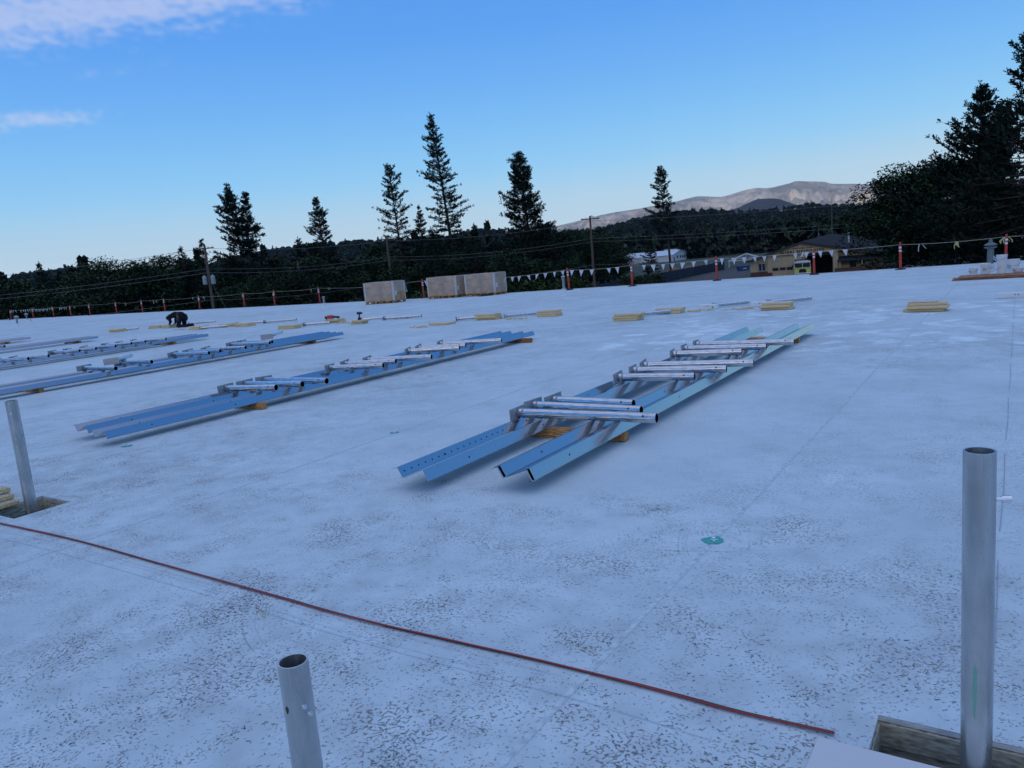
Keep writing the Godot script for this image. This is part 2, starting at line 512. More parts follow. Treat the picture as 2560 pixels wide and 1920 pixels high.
# ------------------------------------------------------------------ the roof
const EDGE := [[74, 0], [19.9, -29.1], [-5.2, -43.6], [-56.0, -86.2], [-120.0, -139.0]]
func roof() -> void:
	var root := Node3D.new()
	root.name = "roof"
	root.set_meta("kind", "structure")
	add_child(root)
	var poly := PackedVector2Array()   # in (u, v)
	var out := EDGE.duplicate()
	out.append([-150, 10]); out.append([-60, 45]); out.append([74, 45])
	for e in out:
		var p := Vector3(e[0], 0, e[1])
		poly.append(Vector2(p.dot(UD), p.dot(VD)))
	# two cut-outs, each [u0, u1, v0, v1]
	var holes := [[2.62, 3.06, -7.0, -6.52], [2.30, 2.66, -0.38, 0.16]]
	var far := 400.0
	var cuts := [[-far, holes[1][0]], [holes[1][0], holes[0][0]], [holes[0][0], holes[1][1]], [holes[1][1], holes[0][1]], [holes[0][1], far]]
	var mb := MB.new()
	var uv2 := PackedVector2Array()
	for band in cuts:
		var spans := [[-far, far]]
		for h in holes:
			if band[0] < h[1] - 0.001 and band[1] > h[0] + 0.001:
				var next := []
				for s in spans:
					if h[2] > s[0] and h[3] < s[1]:
						next.append([s[0], h[2]]); next.append([h[3], s[1]])
					else: next.append(s)
				spans = next
		for s in spans:
			var r := PackedVector2Array([Vector2(band[0], s[0]), Vector2(band[1], s[0]), Vector2(band[1], s[1]), Vector2(band[0], s[1])])
			for piece in Geometry2D.intersect_polygons(poly, r):
				var idx := Geometry2D.triangulate_polygon(piece)
				for i in range(0, idx.size(), 3):
					var t := []
					for j in 3: t.append(ground_at(piece[idx[i + j]].x, piece[idx[i + j]].y))
					if (t[1] - t[0]).cross(t[2] - t[0]).y < 0: t.reverse()
					for p in [t[0], t[2], t[1]]:
						mb.put(p, Vector3.UP, Vector2(p.x, p.z) / 80.0)
						var w := Vector2(p.x, p.z).rotated(0.4) / 6.6
						uv2.append(w)
	var am := ArrayMesh.new()
	var arr := []
	arr.resize(Mesh.ARRAY_MAX)
	arr[Mesh.ARRAY_VERTEX] = mb.v; arr[Mesh.ARRAY_NORMAL] = mb.n; arr[Mesh.ARRAY_TEX_UV] = mb.uv; arr[Mesh.ARRAY_TEX_UV2] = uv2
	am.add_surface_from_arrays(Mesh.PRIMITIVE_TRIANGLES, arr)
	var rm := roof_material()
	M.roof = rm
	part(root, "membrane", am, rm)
	# walls of the building below the far edge, and the metal edge trim
	for i in EDGE.size() - 1:
		var a := Vector3(EDGE[i][0], 0, EDGE[i][1])
		var b := Vector3(EDGE[i + 1][0], 0, EDGE[i + 1][1])
		var nn := Vector3(b.z - a.z, 0, a.x - b.x).normalized()
		if nn.z > 0: nn = -nn
		var w := MB.new()
		w.quad(a - nn * 0.02 + Vector3.DOWN * 0.05, b - nn * 0.02 + Vector3.DOWN * 0.05, b - nn * 0.02 + Vector3.UP * GROUND, a - nn * 0.02 + Vector3.UP * GROUND)
		part(root, "outer_wall", w.done(), mat(lin(0.34, 0.33, 0.31), 0.9))
		var tr := MB.new()
		tr.sheet(a + Vector3.UP * 0.006, b + Vector3.UP * 0.006, b + nn * 0.03 + Vector3.DOWN * 0.02, a + nn * 0.03 + Vector3.DOWN * 0.02, 0.012)
		part(root, "edge_trim", tr.done(), M.white_cap)
	# welded laps between the sheets: a low step with a bead
	for v in [-37.0, -33.0, -29.05, -25.1, -21.15, -17.2, -13.25, -9.3, -5.35, -1.40, 2.55]:
		var s := MB.new()
		var hw := 0.022
		var u0 := -12.0
		var u1 := 60.0
		var k := 26
		for i in k:   # pieces that wander a few millimetres
			var a0: float = lerpf(u0, u1, float(i) / k)
			var a1: float = lerpf(u0, u1, float(i + 1) / k)
			var o0: float = v + sin(i * 2.3 + v) * 0.006
			var o1: float = v + sin((i + 1) * 2.3 + v) * 0.006
			var p0 := ground_at(a0, o0)
			var p1 := ground_at(a1, o1)
			if not inside_edge(p1): break
			s.quad(p0 - VD * hw + Vector3.UP * 0.001, p0 + Vector3.UP * 0.003, p1 + Vector3.UP * 0.003, p1 - VD * hw + Vector3.UP * 0.001)
			s.quad(p0 + Vector3.UP * 0.003, p0 + VD * 0.004 + Vector3.UP * 0.001, p1 + VD * 0.004 + Vector3.UP * 0.001, p1 + Vector3.UP * 0.003)
		part(root, "seam", s.done(), seam_mat())
	for ln in [[3.0, 19.5, -0.06, 0.0], [16.9, 29.0, -1.42, 0.003], [5.6, 9.5, -4.3, 0.05], [-1.5, 2.6, -6.75, 0.0]]:   # snapped layout lines
		var s := MB.new()
		var p0 := ground_at(ln[0], ln[2], 0.004)
		var p1 := ground_at(ln[1], ln[2] + ln[3] * (ln[1] - ln[0]), 0.004)
		var pc := 40
		for k in pc:   # worn away in places
			if (k * 7 + int(ln[0] * 3.0)) % 5 == 0: continue
			var q0 := p0.lerp(p1, float(k) / pc) + VD * 0.004 * sin(k * 1.3)
			var q1 := p0.lerp(p1, float(k + 1) / pc) + VD * 0.004 * sin((k + 1) * 1.3)
			s.quad(q0 - VD * 0.0022, q0 + VD * 0.0022, q1 + VD * 0.0022, q1 - VD * 0.0022)
		for k in s.n.size(): s.n[k] = Vector3.UP
		part(root, "layout_line", s.done(), M.chalk)
	# insulation seen in the cut-outs: two layers per side, and the deck below
	for h in holes:
		var deck := MB.new()
		deck.quad(ground_at(h[0] - 0.1, h[2] - 0.1, -0.2), ground_at(h[0] - 0.1, h[3] + 0.1, -0.2), ground_at(h[1] + 0.1, h[3] + 0.1, -0.2), ground_at(h[1] + 0.1, h[2] - 0.1, -0.2))
		part(root, "roof_deck", deck.done(), mat(lin(0.12, 0.12, 0.12), 0.8))
		for ly in [[-0.003, -0.022, 0.0], [-0.024, -0.112, -0.006], [-0.116, -0.2, 0.004]]:
			var cu: float = (h[0] + h[1]) * 0.5
			var cv: float = (h[2] + h[3]) * 0.5
			for sd in 4:
				var lw: float = h[3] - h[2] if sd < 2 else h[1] - h[0]
				var ce := ground_at(cu, cv)
				var ax := UD if sd < 2 else VD
				var al := VD if sd < 2 else UD
				var sg := 1.0 if sd % 2 == 0 else -1.0
				var half: float = ((h[1] - h[0]) if sd < 2 else (h[3] - h[2])) * 0.5
				var bx := MB.new()
				bx.cbox(ce + ax * sg * (half + 0.03 + ly[2]) + Vector3.UP * (ly[0] + ly[1]) * 0.5, Vector3(lw + 0.1, ly[0] - ly[1], 0.06), 0.003, Basis(al, Vector3.UP, al.cross(Vector3.UP)))
				part(root, "insulation_layer", bx.done(), M.foam_old if ly[0] < -0.01 else M.facer)
func inside_edge(p: Vector3) -> bool:
	for i in EDGE.size() - 1:
		var a := Vector2(EDGE[i][0], EDGE[i][1])
		var b := Vector2(EDGE[i + 1][0], EDGE[i + 1][1])
		if (b - a).cross(Vector2(p.x, p.z) - a) > -0.2: return false
	return true
var _seam: StandardMaterial3D
func seam_mat() -> StandardMaterial3D:
	if _seam == null:
		_seam = tri_tex(mat(lin(0.61, 0.73, 0.77), 0.8, 0.0, 0.04), grain(256, 0.03, 0.15, 0.95, 40), Vector3(2, 2, 2))
	return _seam

# ------------------------------------------------------------------ steel on the roof
var rail_parts := {}
func rail_mesh(pts: Array, len: float, th := 0.003) -> ArrayMesh:   # local x along the rail, profile in (z, y); +z is VD
	var mb := MB.new()
	for i in pts.size() - 1:
		var a := Vector3(0, pts[i][1], pts[i][0])
		var b := Vector3(0, pts[i + 1][1], pts[i + 1][0])
		var l := Vector3(len, 0, 0)
		mb.sheet(a, b, b + l, a + l, th)
	return mb.done()
func rail(u0: float, len: float, v: float, y: float, label: String, holes := false) -> Node3D:
	var o := thing("steel_rail", label, "rail", ground_at(u0, v, y), yaw_x(UD), "galvanized rails laid out in pairs")
	if not rail_parts.has(len):
		rail_parts[len] = [rail_mesh([[-0.055, 0.076], [-0.003, 0.092]], len), rail_mesh([[0.0, 0.092], [0.045, 0.014]], len), rail_mesh([[0.047, 0.012], [0.248, 0.090]], len), rail_mesh([[0.251, 0.090], [0.292, 0.004]], len), rail_mesh([[0.292, 0.003], [0.26, -0.0005]], len)]
	var nm := ["lip", "upper_flange", "web", "lower_flange", "lip"]
	for i in 5: part(o, nm[i], rail_parts[len][i], M.galv)
	var hb := MB.new()
	var fl := Vector3(0, 0.078, -0.045).normalized()   # up the flange
	var nn := Vector3(0, 0.045, 0.078).normalized()
	for side in [[Vector3(0, 0.053, 0.0225) + nn * 0.0012, 1.27], [Vector3(0, 0.047, 0.2715) + nn * 0.0012, 1.16]]:
		var x := 0.55
		while x < len:
			disc(hb, side[0] + Vector3(x, 0, 0), nn, fl, 0.009)
			x += side[1]
	if holes:
		for k in 17: disc(hb, Vector3(0.05 + k * 0.085, 0.053, 0.0225) + nn * 0.0012, nn, fl, 0.007)
	part(o, "bolt_holes", hb.done(), M.dark_hole).set_meta("kind", "stuff")
	return o
func disc(mb: MB, at: Vector3, nn: Vector3, up: Vector3, r: float) -> void:
	var x := up.cross(nn).normalized()
	for k in 8:
		var a := TAU * k / 8
		var b := TAU * (k + 1) / 8
		mb.tri(at, at + (x * cos(a) + up * sin(a)) * r, at + (x * cos(b) + up * sin(b)) * r)
var post_parts := {}
func loose_post(at: Vector3, ang: float, len: float, label: String, group: String, roll := 0.0) -> Node3D:   # base plate at "at", tube running off along VD turned by ang towards UD
	var d := VD * cos(deg_to_rad(ang)) + UD * sin(deg_to_rad(ang))
	var o := thing("steel_post", label, "post", at, yaw_x(d), group)
	o.rotate_object_local(Vector3.RIGHT, deg_to_rad(roll))
	var key := snappedf(len, 0.01)
	if not post_parts.has(key):
		var pl := MB.new()
		pl.cbox(Vector3(0, -0.004, 0), Vector3(0.0095, 0.13, 0.31), 0.0012)
		var t := MB.new()
		t.pipe(Vector3(0.006, 0, 0), Vector3(len, 0, 0), 0.0445, 0.0395, 24)
		var w := MB.new()
		var w2 := MB.new()
		w.tube([Vector3(0.0055, 0, 0), Vector3(0.02, 0, 0)], [0.053, 0.0462], 20, false)
		w2.tube([Vector3(0.05, 0, 0), Vector3(0.056, 0, 0), Vector3(0.064, 0, 0), Vector3(0.07, 0, 0)], [0.0447, 0.0475, 0.0475, 0.0447], 20, false)
		var h := MB.new()
		disc(h, Vector3(len - 0.11, 0.022, 0.0398), Vector3(0, 0.48, 0.877), Vector3(0, 0.877, -0.48), 0.010)
		disc(h, Vector3(len - 0.11, 0.022, -0.0398), Vector3(0, 0.48, -0.877), Vector3(0, 0.877, 0.48), 0.010)
		post_parts[key] = [pl.done(), t.done(), w.done(), h.done(), w2.done()]
	part(o, "base_plate", post_parts[key][0], M.plate)
	part(o, "tube", post_parts[key][1], M.pipe)
	part(o, "weld_bead", post_parts[key][2], M.weld)
	part(o, "weld_collar", post_parts[key][4], M.weld)
	part(o, "bolt_holes", post_parts[key][3], M.dark_hole).set_meta("kind", "stuff")
	return o
var block_mesh := {}
func timber(u: float, v0: float, v1: float, label: String, turn := 0.0, tone := 0) -> void:
	var l := v1 - v0
	var mb := MB.new()
	mb.cbox(Vector3(l * 0.5, 0.0445, 0), Vector3(l, 0.088, 0.088), 0.004)
	solo("timber_block", mb.done(), M.wood if tone == 0 else M.wood_old, label, "timber", ground_at(u, v0, 0.0005), yaw_x(VD) + turn, "timber blocks under the rails")
func rails_and_posts() -> void:
	var wo: StandardMaterial3D = M.wood.duplicate()
	wo.albedo_color = lin(0.55, 0.21, 0.08)
	M.wood_old = wo
	var y := 0.0895
	var names := ["the nearest pair on the right", "the second pair, left of centre", "the third pair", "the fourth pair", "the fifth pair", "the farthest pair at the left edge"]
	var rows := [[4.20, 4.42, -3.92, -3.15], [4.56, 4.42, -9.31, -8.66], [5.66, 5.45, -15.95, -15.24], [6.2, 6.1, -22.65, -21.95], [6.7, 6.6, -30.05, -29.4], [7.3, 7.2, -36.6, -35.9]]
	for i in rows.size():
		var r: Array = rows[i]
		rail(r[0], 9.1, r[2], y, "galvanized steel rail, left one of %s" % names[i], i == 0)
		rail(r[1], 9.1, r[3], y, "galvanized steel rail, right one of %s" % names[i])
	rail(4.445, 9.1, -3.139, y + 0.009, "galvanized steel rail nested on the right rail of the nearest pair")
	var blocks := [[6.0, -4.02, -2.86, "the near end of the nearest rail pair"], [12.5, -4.0, -2.87, "the far end of the nearest rail pair"], [6.5, -9.42, -8.28, "the near end of the second rail pair"], [13.0, -9.4, -8.16, "the far end of the second rail pair"], [6.9, -16.1, -15.0, "the near end of the third rail pair, by the leftmost post"], [13.56, -16.1, -15.0, "the far end of the third rail pair"], [7.4, -22.8, -21.7, "the near end of the fourth rail pair"], [14.0, -22.8, -21.66, "the far end of the fourth rail pair"], [15.0, -30.2, -29.1, "the fifth rail pair"], [9.0, -30.2, -29.1, "the near end of the fifth rail pair"], [15.4, -36.8, -35.6, "the farthest rail pair"], [9.4, -36.8, -35.6, "the near end of the farthest rail pair"]]
	for i in blocks.size():
		timber(blocks[i][0], blocks[i][1], blocks[i][2], "square timber block under %s" % blocks[i][3], rr(-0.03, 0.03), 1 if i in [3, 5, 8] else 0)
	# posts lying across the rails: [x, z, angle, length]
	var sets := [
		["at the near end of the nearest rail pair", [[0.04, -7.13, 1.1, 1.38], [0.19, -7.44, -2.3, 1.17], [0.40, -7.62, -2.9, 0.9]]],
		["in the middle of the nearest rail pair", [[1.22, -8.71, 7.0, 0.88], [1.46, -9.12, 8.5, 1.10], [1.65, -9.47, 9.5, 1.32]]],
		["at the far end of the nearest rail pair", [[2.19, -10.26, 10.5, 0.9], [2.45, -10.70, 6.6, 1.11], [2.71, -11.07, 5.9, 1.35]]],
		["at the near end of the second rail pair", [[-4.0, -10.67, 10.6, 0.88], [-3.83, -10.96, 5.3, 1.1], [-3.63, -11.21, 1.9, 1.27]]],
		["in the middle of the second rail pair", [[-2.84, -12.03, 18.0, 0.92], [-2.68, -12.42, 18.0, 0.9], [-2.36, -12.7, 17.0, 1.15]]],
		["at the far end of the second rail pair", [[-1.79, -13.57, 22.0, 0.95], [-1.64, -13.93, 20.0, 0.9], [-1.28, -14.37, 18.5, 1.2]]],
		["at the near end of the third rail pair", [[-8.72, -15.74, -0.8, 1.2], [-8.13, -15.7, 128.0, 1.02], [-8.22, -16.23, 7.9, 0.95]]],
		["in the middle of the third rail pair", [[-7.5, -17.18, 10.5, 1.05], [-7.3, -17.5, 8.0, 1.0], [-7.0, -17.8, 12.0, 1.15]]],
		["at the far end of the third rail pair", [[-6.7, -18.6, 8.6, 1.22], [-6.56, -18.95, 1.0, 1.12], [-5.9, -18.9, 124.0, 1.32]]],
		["at the near end of the fourth rail pair", [[-13.3, -20.0, 20.0, 1.0], [-13.05, -20.3, 24.0, 1.05]]],
		["in the middle of the fourth rail pair", [[-12.6, -21.3, 20.0, 0.9], [-12.35, -21.6, 20.0, 0.95], [-12.1, -22.0, 18.0, 1.1]]],
		["at the far end of the fourth rail pair", [[-11.75, -22.5, 20.0, 0.9], [-11.5, -22.85, 18.0, 0.92], [-11.25, -23.2, 22.0, 1.1]]],
		["across the fifth rail pair", [[-18.6, -26.6, 24.0, 1.2], [-18.4, -27.0, 20.0, 1.0]]]]
	for g in sets:
		for i in g[1].size():
			var p: Array = g[1][i]
			var steep: bool = p[2] > 90.0
			loose_post(Vector3(p[0], 0.230 + (0.095 if steep else 0.0), p[1]), p[2], p[3], "galvanized tube post, %s of those lying %s" % [["nearest", "second", "third"][i], g[0]], "loose posts across the rails", rr(-4, 4))
	# posts standing in the roof
	fixed_post(ground_at(2.485, -0.085), 0.0422, 1.005, "right", "tall galvanized post standing in the covered cut-out at lower right")
	fixed_post(Vector3(-0.675, 0, -2.0), 0.0422, 0.605, "mid", "galvanized post rising from the bottom edge, its dark open top in view")
	fixed_post(ground_at(2.86, -6.76), 0.0445, 0.885, "left", "galvanized post standing in the open cut-out at the left edge")
func fixed_post(at: Vector3, r: float, top: float, which: String, label: String) -> void:
	var o := thing("standing_post", label, "post", at, 0.0, "posts standing in the roof")
	var t := MB.new()
	t.pipe(Vector3(0, -0.199, 0), Vector3(0, top, 0), r, r - 0.0052, 40)
	part(o, "tube", t.done(), M.post)
	var pl := MB.new()
	pl.cbox(Vector3(0, -0.194, 0), Vector3(0.2, 0.0095, 0.2), 0.001)
	part(o, "base_plate", pl.done(), M.galv)
	var g := MB.new()   # set bolts near the top
	if which == "right":
		var d := Vector3(0.97, 0, 0.24)
		g.tube([d * (r - 0.004), d * (r + 0.016)], [0.006, 0.006], 8)
		g.tube([d * (r + 0.014), d * (r + 0.017), d * (r + 0.038), d * (r + 0.041)], [0.006, 0.0105, 0.0105, 0.008], 10)
		part(o, "set_bolt", g.done(), M.zinc_bright, Vector3(0, top - 0.145, 0))
		var gp := MB.new()
		patch(gp, r + 0.0006, -0.68, 0.29, 0.007, 0.10, 5)
		part(o, "paint_mark", gp.done(), mat(lin(0.22, 0.46, 0.36), 0.6, 0.4))
	elif which == "mid":
		for b in [[0.62, 0.0], [0.93, -0.028]]:
			var d2 := Vector3(sin(b[0]), 0, cos(b[0]))
			var k := MB.new()
			k.tube([d2 * (r - 0.004), d2 * (r + 0.006)], [0.0075, 0.0075], 8)
			k.tube([d2 * (r + 0.004), d2 * (r + 0.012)], [0.0052, 0.0046], 6)
			part(o, "set_bolt", k.done(), M.zinc_bright, Vector3(0, top - 0.118 + b[1], 0))
		var sc := MB.new()
		patch(sc, r + 0.0005, -0.55, top - 0.125, 0.006, 0.014, 9)
		part(o, "scorch_mark", sc.done(), mat(lin(0.08, 0.07, 0.06), 0.8, 0.3))
	else:
		var d3 := Vector3(0.25, 0, 0.97)
		g.tube([d3 * (r - 0.004), d3 * (r + 0.012)], [0.011, 0.009], 10)
		part(o, "set_bolt", g.done(), M.zinc_bright, Vector3(0, top - 0.10, 0))
func patch(mb: MB, r: float, a0: float, y0: float, hw: float, hh: float, s: int) -> void:   # an uneven daub on a tube
	var q := RandomNumberGenerator.new()
	q.seed = s
	var c := Vector3(sin(a0) * r, y0, cos(a0) * r)
	var k := 14
	var rim := []
	for i in k:
		var t := TAU * i / k
		var w := cos(t) * hw * q.randf_range(0.6, 1.1) / r
		rim.append(Vector3(sin(a0 + w) * r, y0 + sin(t) * hh * q.randf_range(0.6, 1.1), cos(a0 + w) * r))
	for i in k: mb.tri(c, rim[(i + 1) % k], rim[i])

# ------------------------------------------------------------------ loose things on the roof
var board_set := []
func board(at: Vector3, turn: float, size: Vector3, label: String, facer := true) -> void:
	var o := thing("insulation_board", label, "board", at, turn, "cut insulation boards")
	var mb := MB.new()
	mb.cbox(Vector3(0, size.y * 0.5 - 0.001, 0), Vector3(size.x, size.y - 0.004, size.z), 0.011)
	part(o, "foam_core", mb.done(), M.foam)
	var f := MB.new()
	f.cbox(Vector3(0.002, size.y - 0.0015, 0.001), Vector3(size.x - 0.026, 0.002, size.z - 0.026), 0.0)
	part(o, "facer", f.done(), M.facer)
func insulation() -> void:
	rng.seed = 5
	# [x, z, width, layers, what it is by]
	var st := [[-17.6, -34.9, 0.8, 2, "beyond the far left rails"], [-15.95, -35.2, 0.8, 2, "under the kneeling person's hands"], [-15.25, -34.75, 0.75, 2, "at the kneeling person's knees"], [-12.4, -31.0, 0.78, 2, "just right of the kneeling person"], [-11.2, -31.1, 0.85, 2, "left one of a touching couple"], [-10.3, -30.4, 0.78, 2, "right one of a touching couple"], [-7.5, -26.5, 0.85, 2, "beside an upright base plate"], [-6.2, -27.7, 0.7, 2, "carrying the red power tool"], [-4.95, -25.9, 0.5, 2, "carrying the black upright tool"], [-1.95, -22.3, 0.7, 1, "lying flat below the double pallet load"], [-0.55, -22.7, 0.72, 3, "below the right wrapped load"], [1.2, -21.9, 0.66, 3, "between the right wrapped load and the rails"], [2.9, -18.45, 0.66, 3, "beyond the far end of the nearest rails"], [4.15, -19.4, 0.68, 2, "just right of the one past the nearest rails"], [6.3, -17.9, 0.68, 3, "below the fire station"], [8.15, -14.85, 0.70, 3, "alone at the far right, under a white board"]]
	for i in st.size():
		var s: Array = st[i]
		var y := 0.0008
		for k in s[3]:
			var size := Vector3(s[2] * rr(0.94, 1.04), 0.058 if s[3] > 2 else 0.068, rr(0.32, 0.42))
			var pos := Vector3(s[0], y, s[1]) + VD * rr(-0.045, 0.045) + UD * rr(0.0, 0.1)
			var layer: String = "single" if s[3] == 1 else ["bottom", "middle" if s[3] == 3 else "top", "top"][k]
			board(pos, yaw_x(VD) + rr(-0.08, 0.08), size, "cream foam board, %s of the pile %s" % [layer, s[4]])
			y += size.y + 0.0008
	board(ground_at(16.95, -1.55, 0.1785), yaw_x(VD) + 0.04, Vector3(0.5, 0.02, 0.3), "thin white board on top of the foam pile at the far right")
	# the stack by the left post and the cover board at the lower right
	board(Vector3(-4.55, 0.0008, -6.18), yaw_x(VD) + 0.05, Vector3(0.62, 0.05, 0.46), "cream foam board, bottom of the pile at the left picture edge")
	board(Vector3(-4.58, 0.0525, -6.2), yaw_x(VD) + 0.02, Vector3(0.60, 0.05, 0.45), "cream foam board, middle of the pile at the left picture edge")
	board(Vector3(-4.62, 0.1045, -6.24), yaw_x(VD) - 0.03, Vector3(0.62, 0.055, 0.45), "cream foam board, top of the pile at the left picture edge")
	var cover := thing("cover_board", "pale grey cover board with a green spray mark over the lower right cut-out", "board", ground_at(1.99, 0.02, 0.0008), yaw_x(VD))
	var mb := MB.new()
	mb.cbox(Vector3(0.03, 0.011, 0), Vector3(1.16, 0.02, 0.86), 0.003)
	part(cover, "board", mb.done(), mat(lin(0.62, 0.64, 0.65), 0.7))
	var gm := MB.new()
	var rim := []
	for k in 20: rim.append(Vector3(0.13 + cos(TAU * k / 20) * 0.11 * rr(0.75, 1.1), 0.0225, -0.16 + sin(TAU * k / 20) * 0.075 * rr(0.7, 1.1)))
	for k in 20: gm.tri(Vector3(0.13, 0.0225, -0.16), rim[(k + 1) % 20], rim[k])
	part(cover, "paint_mark", gm.done(), M.green_spray)
	# white blocks: capped offcuts seen edge on
	for w in [[5.22, -19.8, 0.5, "white capped block with a green dab, right of centre"], [6.4, -19.2, 0.52, "white capped block behind the foam pile below the fire station"], [10.65, -15.95, 0.72, "long white capped block at the right picture edge"]]:
		var o := thing("capped_block", w[3], "block", Vector3(w[0], 0.0008, w[1]), yaw_x(VD) + rr(-0.1, 0.1), "white blocks on the roof")
		var b := MB.new()
		b.cbox(Vector3(0, 0.058, 0), Vector3(w[2], 0.115, 0.2), 0.01)
		part(o, "cap", b.done(), M.white_cap)
		if w[2] < 0.51:
			var gd := MB.new()
			disc(gd, Vector3(0.14, 0.04, 0.1012), Vector3(0, 0, 1), Vector3.UP, 0.032)
			part(o, "paint_dab", gd.done(), M.green_spray)
		for sx in [-0.03, 0.03]:
			var sc := MB.new()
			sc.tube([Vector3(sx, 0.075, 0.099), Vector3(sx, 0.075, 0.106)], [0.011, 0.011], 8)
			part(o, "screw", sc.done(), M.dark_hole)
	# posts lying among the boards
	var lone := [[-17.75, -35.3, 42.0, 0.9, "beyond the far left foam pile"], [-14.6, -35.6, 40.0, 1.2, "behind the kneeling person's feet"], [-12.2, -30.75, 40.0, 1.1, "right of the kneeling person"], [-11.0, -31.6, 30.0, 1.3, "behind the touching foam piles"], [-9.75, -31.2, 26.0, 1.35, "with its base plate standing, right of the touching foam piles"], [-7.1, -27.1, 26.0, 0.95, "beside the foam pile left of the red tool"], [-5.1, -27.2, 30.0, 1.2, "behind the black upright tool"], [-4.2, -26.6, 22.0, 1.35, "right of the black upright tool"], [-1.5, -23.2, 30.0, 1.1, "behind the flat foam board"], [-0.05, -22.6, 40.0, 1.2, "right of the foam pile by the pallet loads"], [3.05, -19.1, 42.0, 1.2, "behind the foam pile past the nearest rails"], [5.4, -19.9, 42.0, 0.95, "behind the white block with a green dab"], [6.65, -19.4, 42.0, 1.15, "behind the white block below the fire station"]]
	for p in lone:
		loose_post(Vector3(p[0], 0.0705, p[1]), p[2], p[3], "galvanized tube post lying %s" % p[4], "posts lying on the roof")
	# crumbs of foam beside the cut-outs
	for c in [[-2.5, -22.0], [0.3, -21.9], [4.9, -19.35], [5.75, -18.9], [-5.6, -26.9], [-3.6, -26.7], [-13.6, -32.2]]:
		var b := MB.new()
		for k in 22:
			var q := Basis(Vector3.UP, rr(0, TAU))
			var s := rr(0.015, 0.06)
			b.cbox(Vector3(rr(-0.35, 0.35), s * 0.35, rr(-0.12, 0.12)), Vector3(s * 1.6, s * 0.7, s), s * 0.12, q)
		var o := part(self, numbered("foam_crumbs"), b.done(), M.foam, Vector3(c[0], 0.0005, c[1]))
		o.rotation.y = yaw_x(VD)
		tag(o, "scatter of broken foam crumbs between the foam piles", "debris", "foam crumbs on the roof")
		o.set_meta("kind", "stuff")
func cord() -> void:
	var pts := [[-5.2, -6.42], [-3.99, -5.68], [-3.17, -5.16], [-2.31, -4.55], [-1.46, -3.94], [-0.88, -3.53], [-0.32, -3.17], [0.04, -2.95], [0.42, -2.70], [0.71, -2.49], [0.97, -2.33]]
	var cv := Curve3D.new()
	for i in pts.size():
		var p := Vector3(pts[i][0], 0.0062, pts[i][1])
		var a: Array = pts[maxi(i - 1, 0)]
		var b: Array = pts[mini(i + 1, pts.size() - 1)]
		var t := Vector3(b[0] - a[0], 0, b[1] - a[1]) * 0.16
		cv.add_point(p, -t, t)
	cv.bake_interval = 0.04
	var base := cv.get_baked_points()
	var o := thing("extension_cord", "flat red and dark twin cord stretched across the near roof", "cord")
	for s in [[-0.0046, "red_strand", M.cord_red], [0.0046, "red_strand", M.cord_red], [0.0, "dark_strand", M.cord_dark]]:
		var mb := MB.new()
		var path := []
		for i in base.size():
			var t: Vector3 = base[mini(i + 1, base.size() - 1)] - base[maxi(i - 1, 0)]
			var side := Vector3(-t.z, 0, t.x).normalized()
			var tw := sin(i * 0.035 + 0.6) * 0.9
			var off: float = s[0] * (1.0 if s[1] == "red_strand" else 0.0)
			path.append(base[i] + side * (off * cos(tw) + sin(i * 0.11) * 0.002) + Vector3.UP * (0.0042 * absf(sin(tw)) * signf(off) + (0.0052 if s[1] == "dark_strand" and sin(i * 0.05) > -0.2 else (0.0002 if s[1] == "dark_strand" else 0.003))))
		var rad := []
		for i in path.size(): rad.append(0.0042 if s[1] == "dark_strand" else 0.004)
		mb.tube(path, rad, 7)
		part(o, s[1], mb.done(), s[2])
	# drag lines the cord has rubbed into the membrane beside it
	var roof_node := get_node("roof")
	for k in [[0.07, 0.12, 0.52, 0.0010], [0.10, 0.3, 0.6, 0.0008], [0.17, 0.1, 0.95, 0.0014], [0.13, 0.5, 0.8, 0.0009], [0.05, 0.55, 0.85, 0.0009]]:
		var mb := MB.new()
		var n := base.size()
		for i in range(int(n * k[1]), int(n * k[2]) - 1):
			var t: Vector3 = base[i + 1] - base[i]
			var side := Vector3(-t.z, 0, t.x).normalized()
			var a: Vector3 = Vector3(base[i].x, 0.004, base[i].z) + side * (k[0] + sin(i * 0.03) * 0.02)
			var b: Vector3 = Vector3(base[i + 1].x, 0.004, base[i + 1].z) + side * (k[0] + sin((i + 1) * 0.03) * 0.02)
			mb.quad(a + side * k[3], b + side * k[3], b - side * k[3], a - side * k[3])
		for i in mb.n.size(): mb.n[i] = Vector3.UP
		part(roof_node, "drag_line", mb.done(), M.scuff)
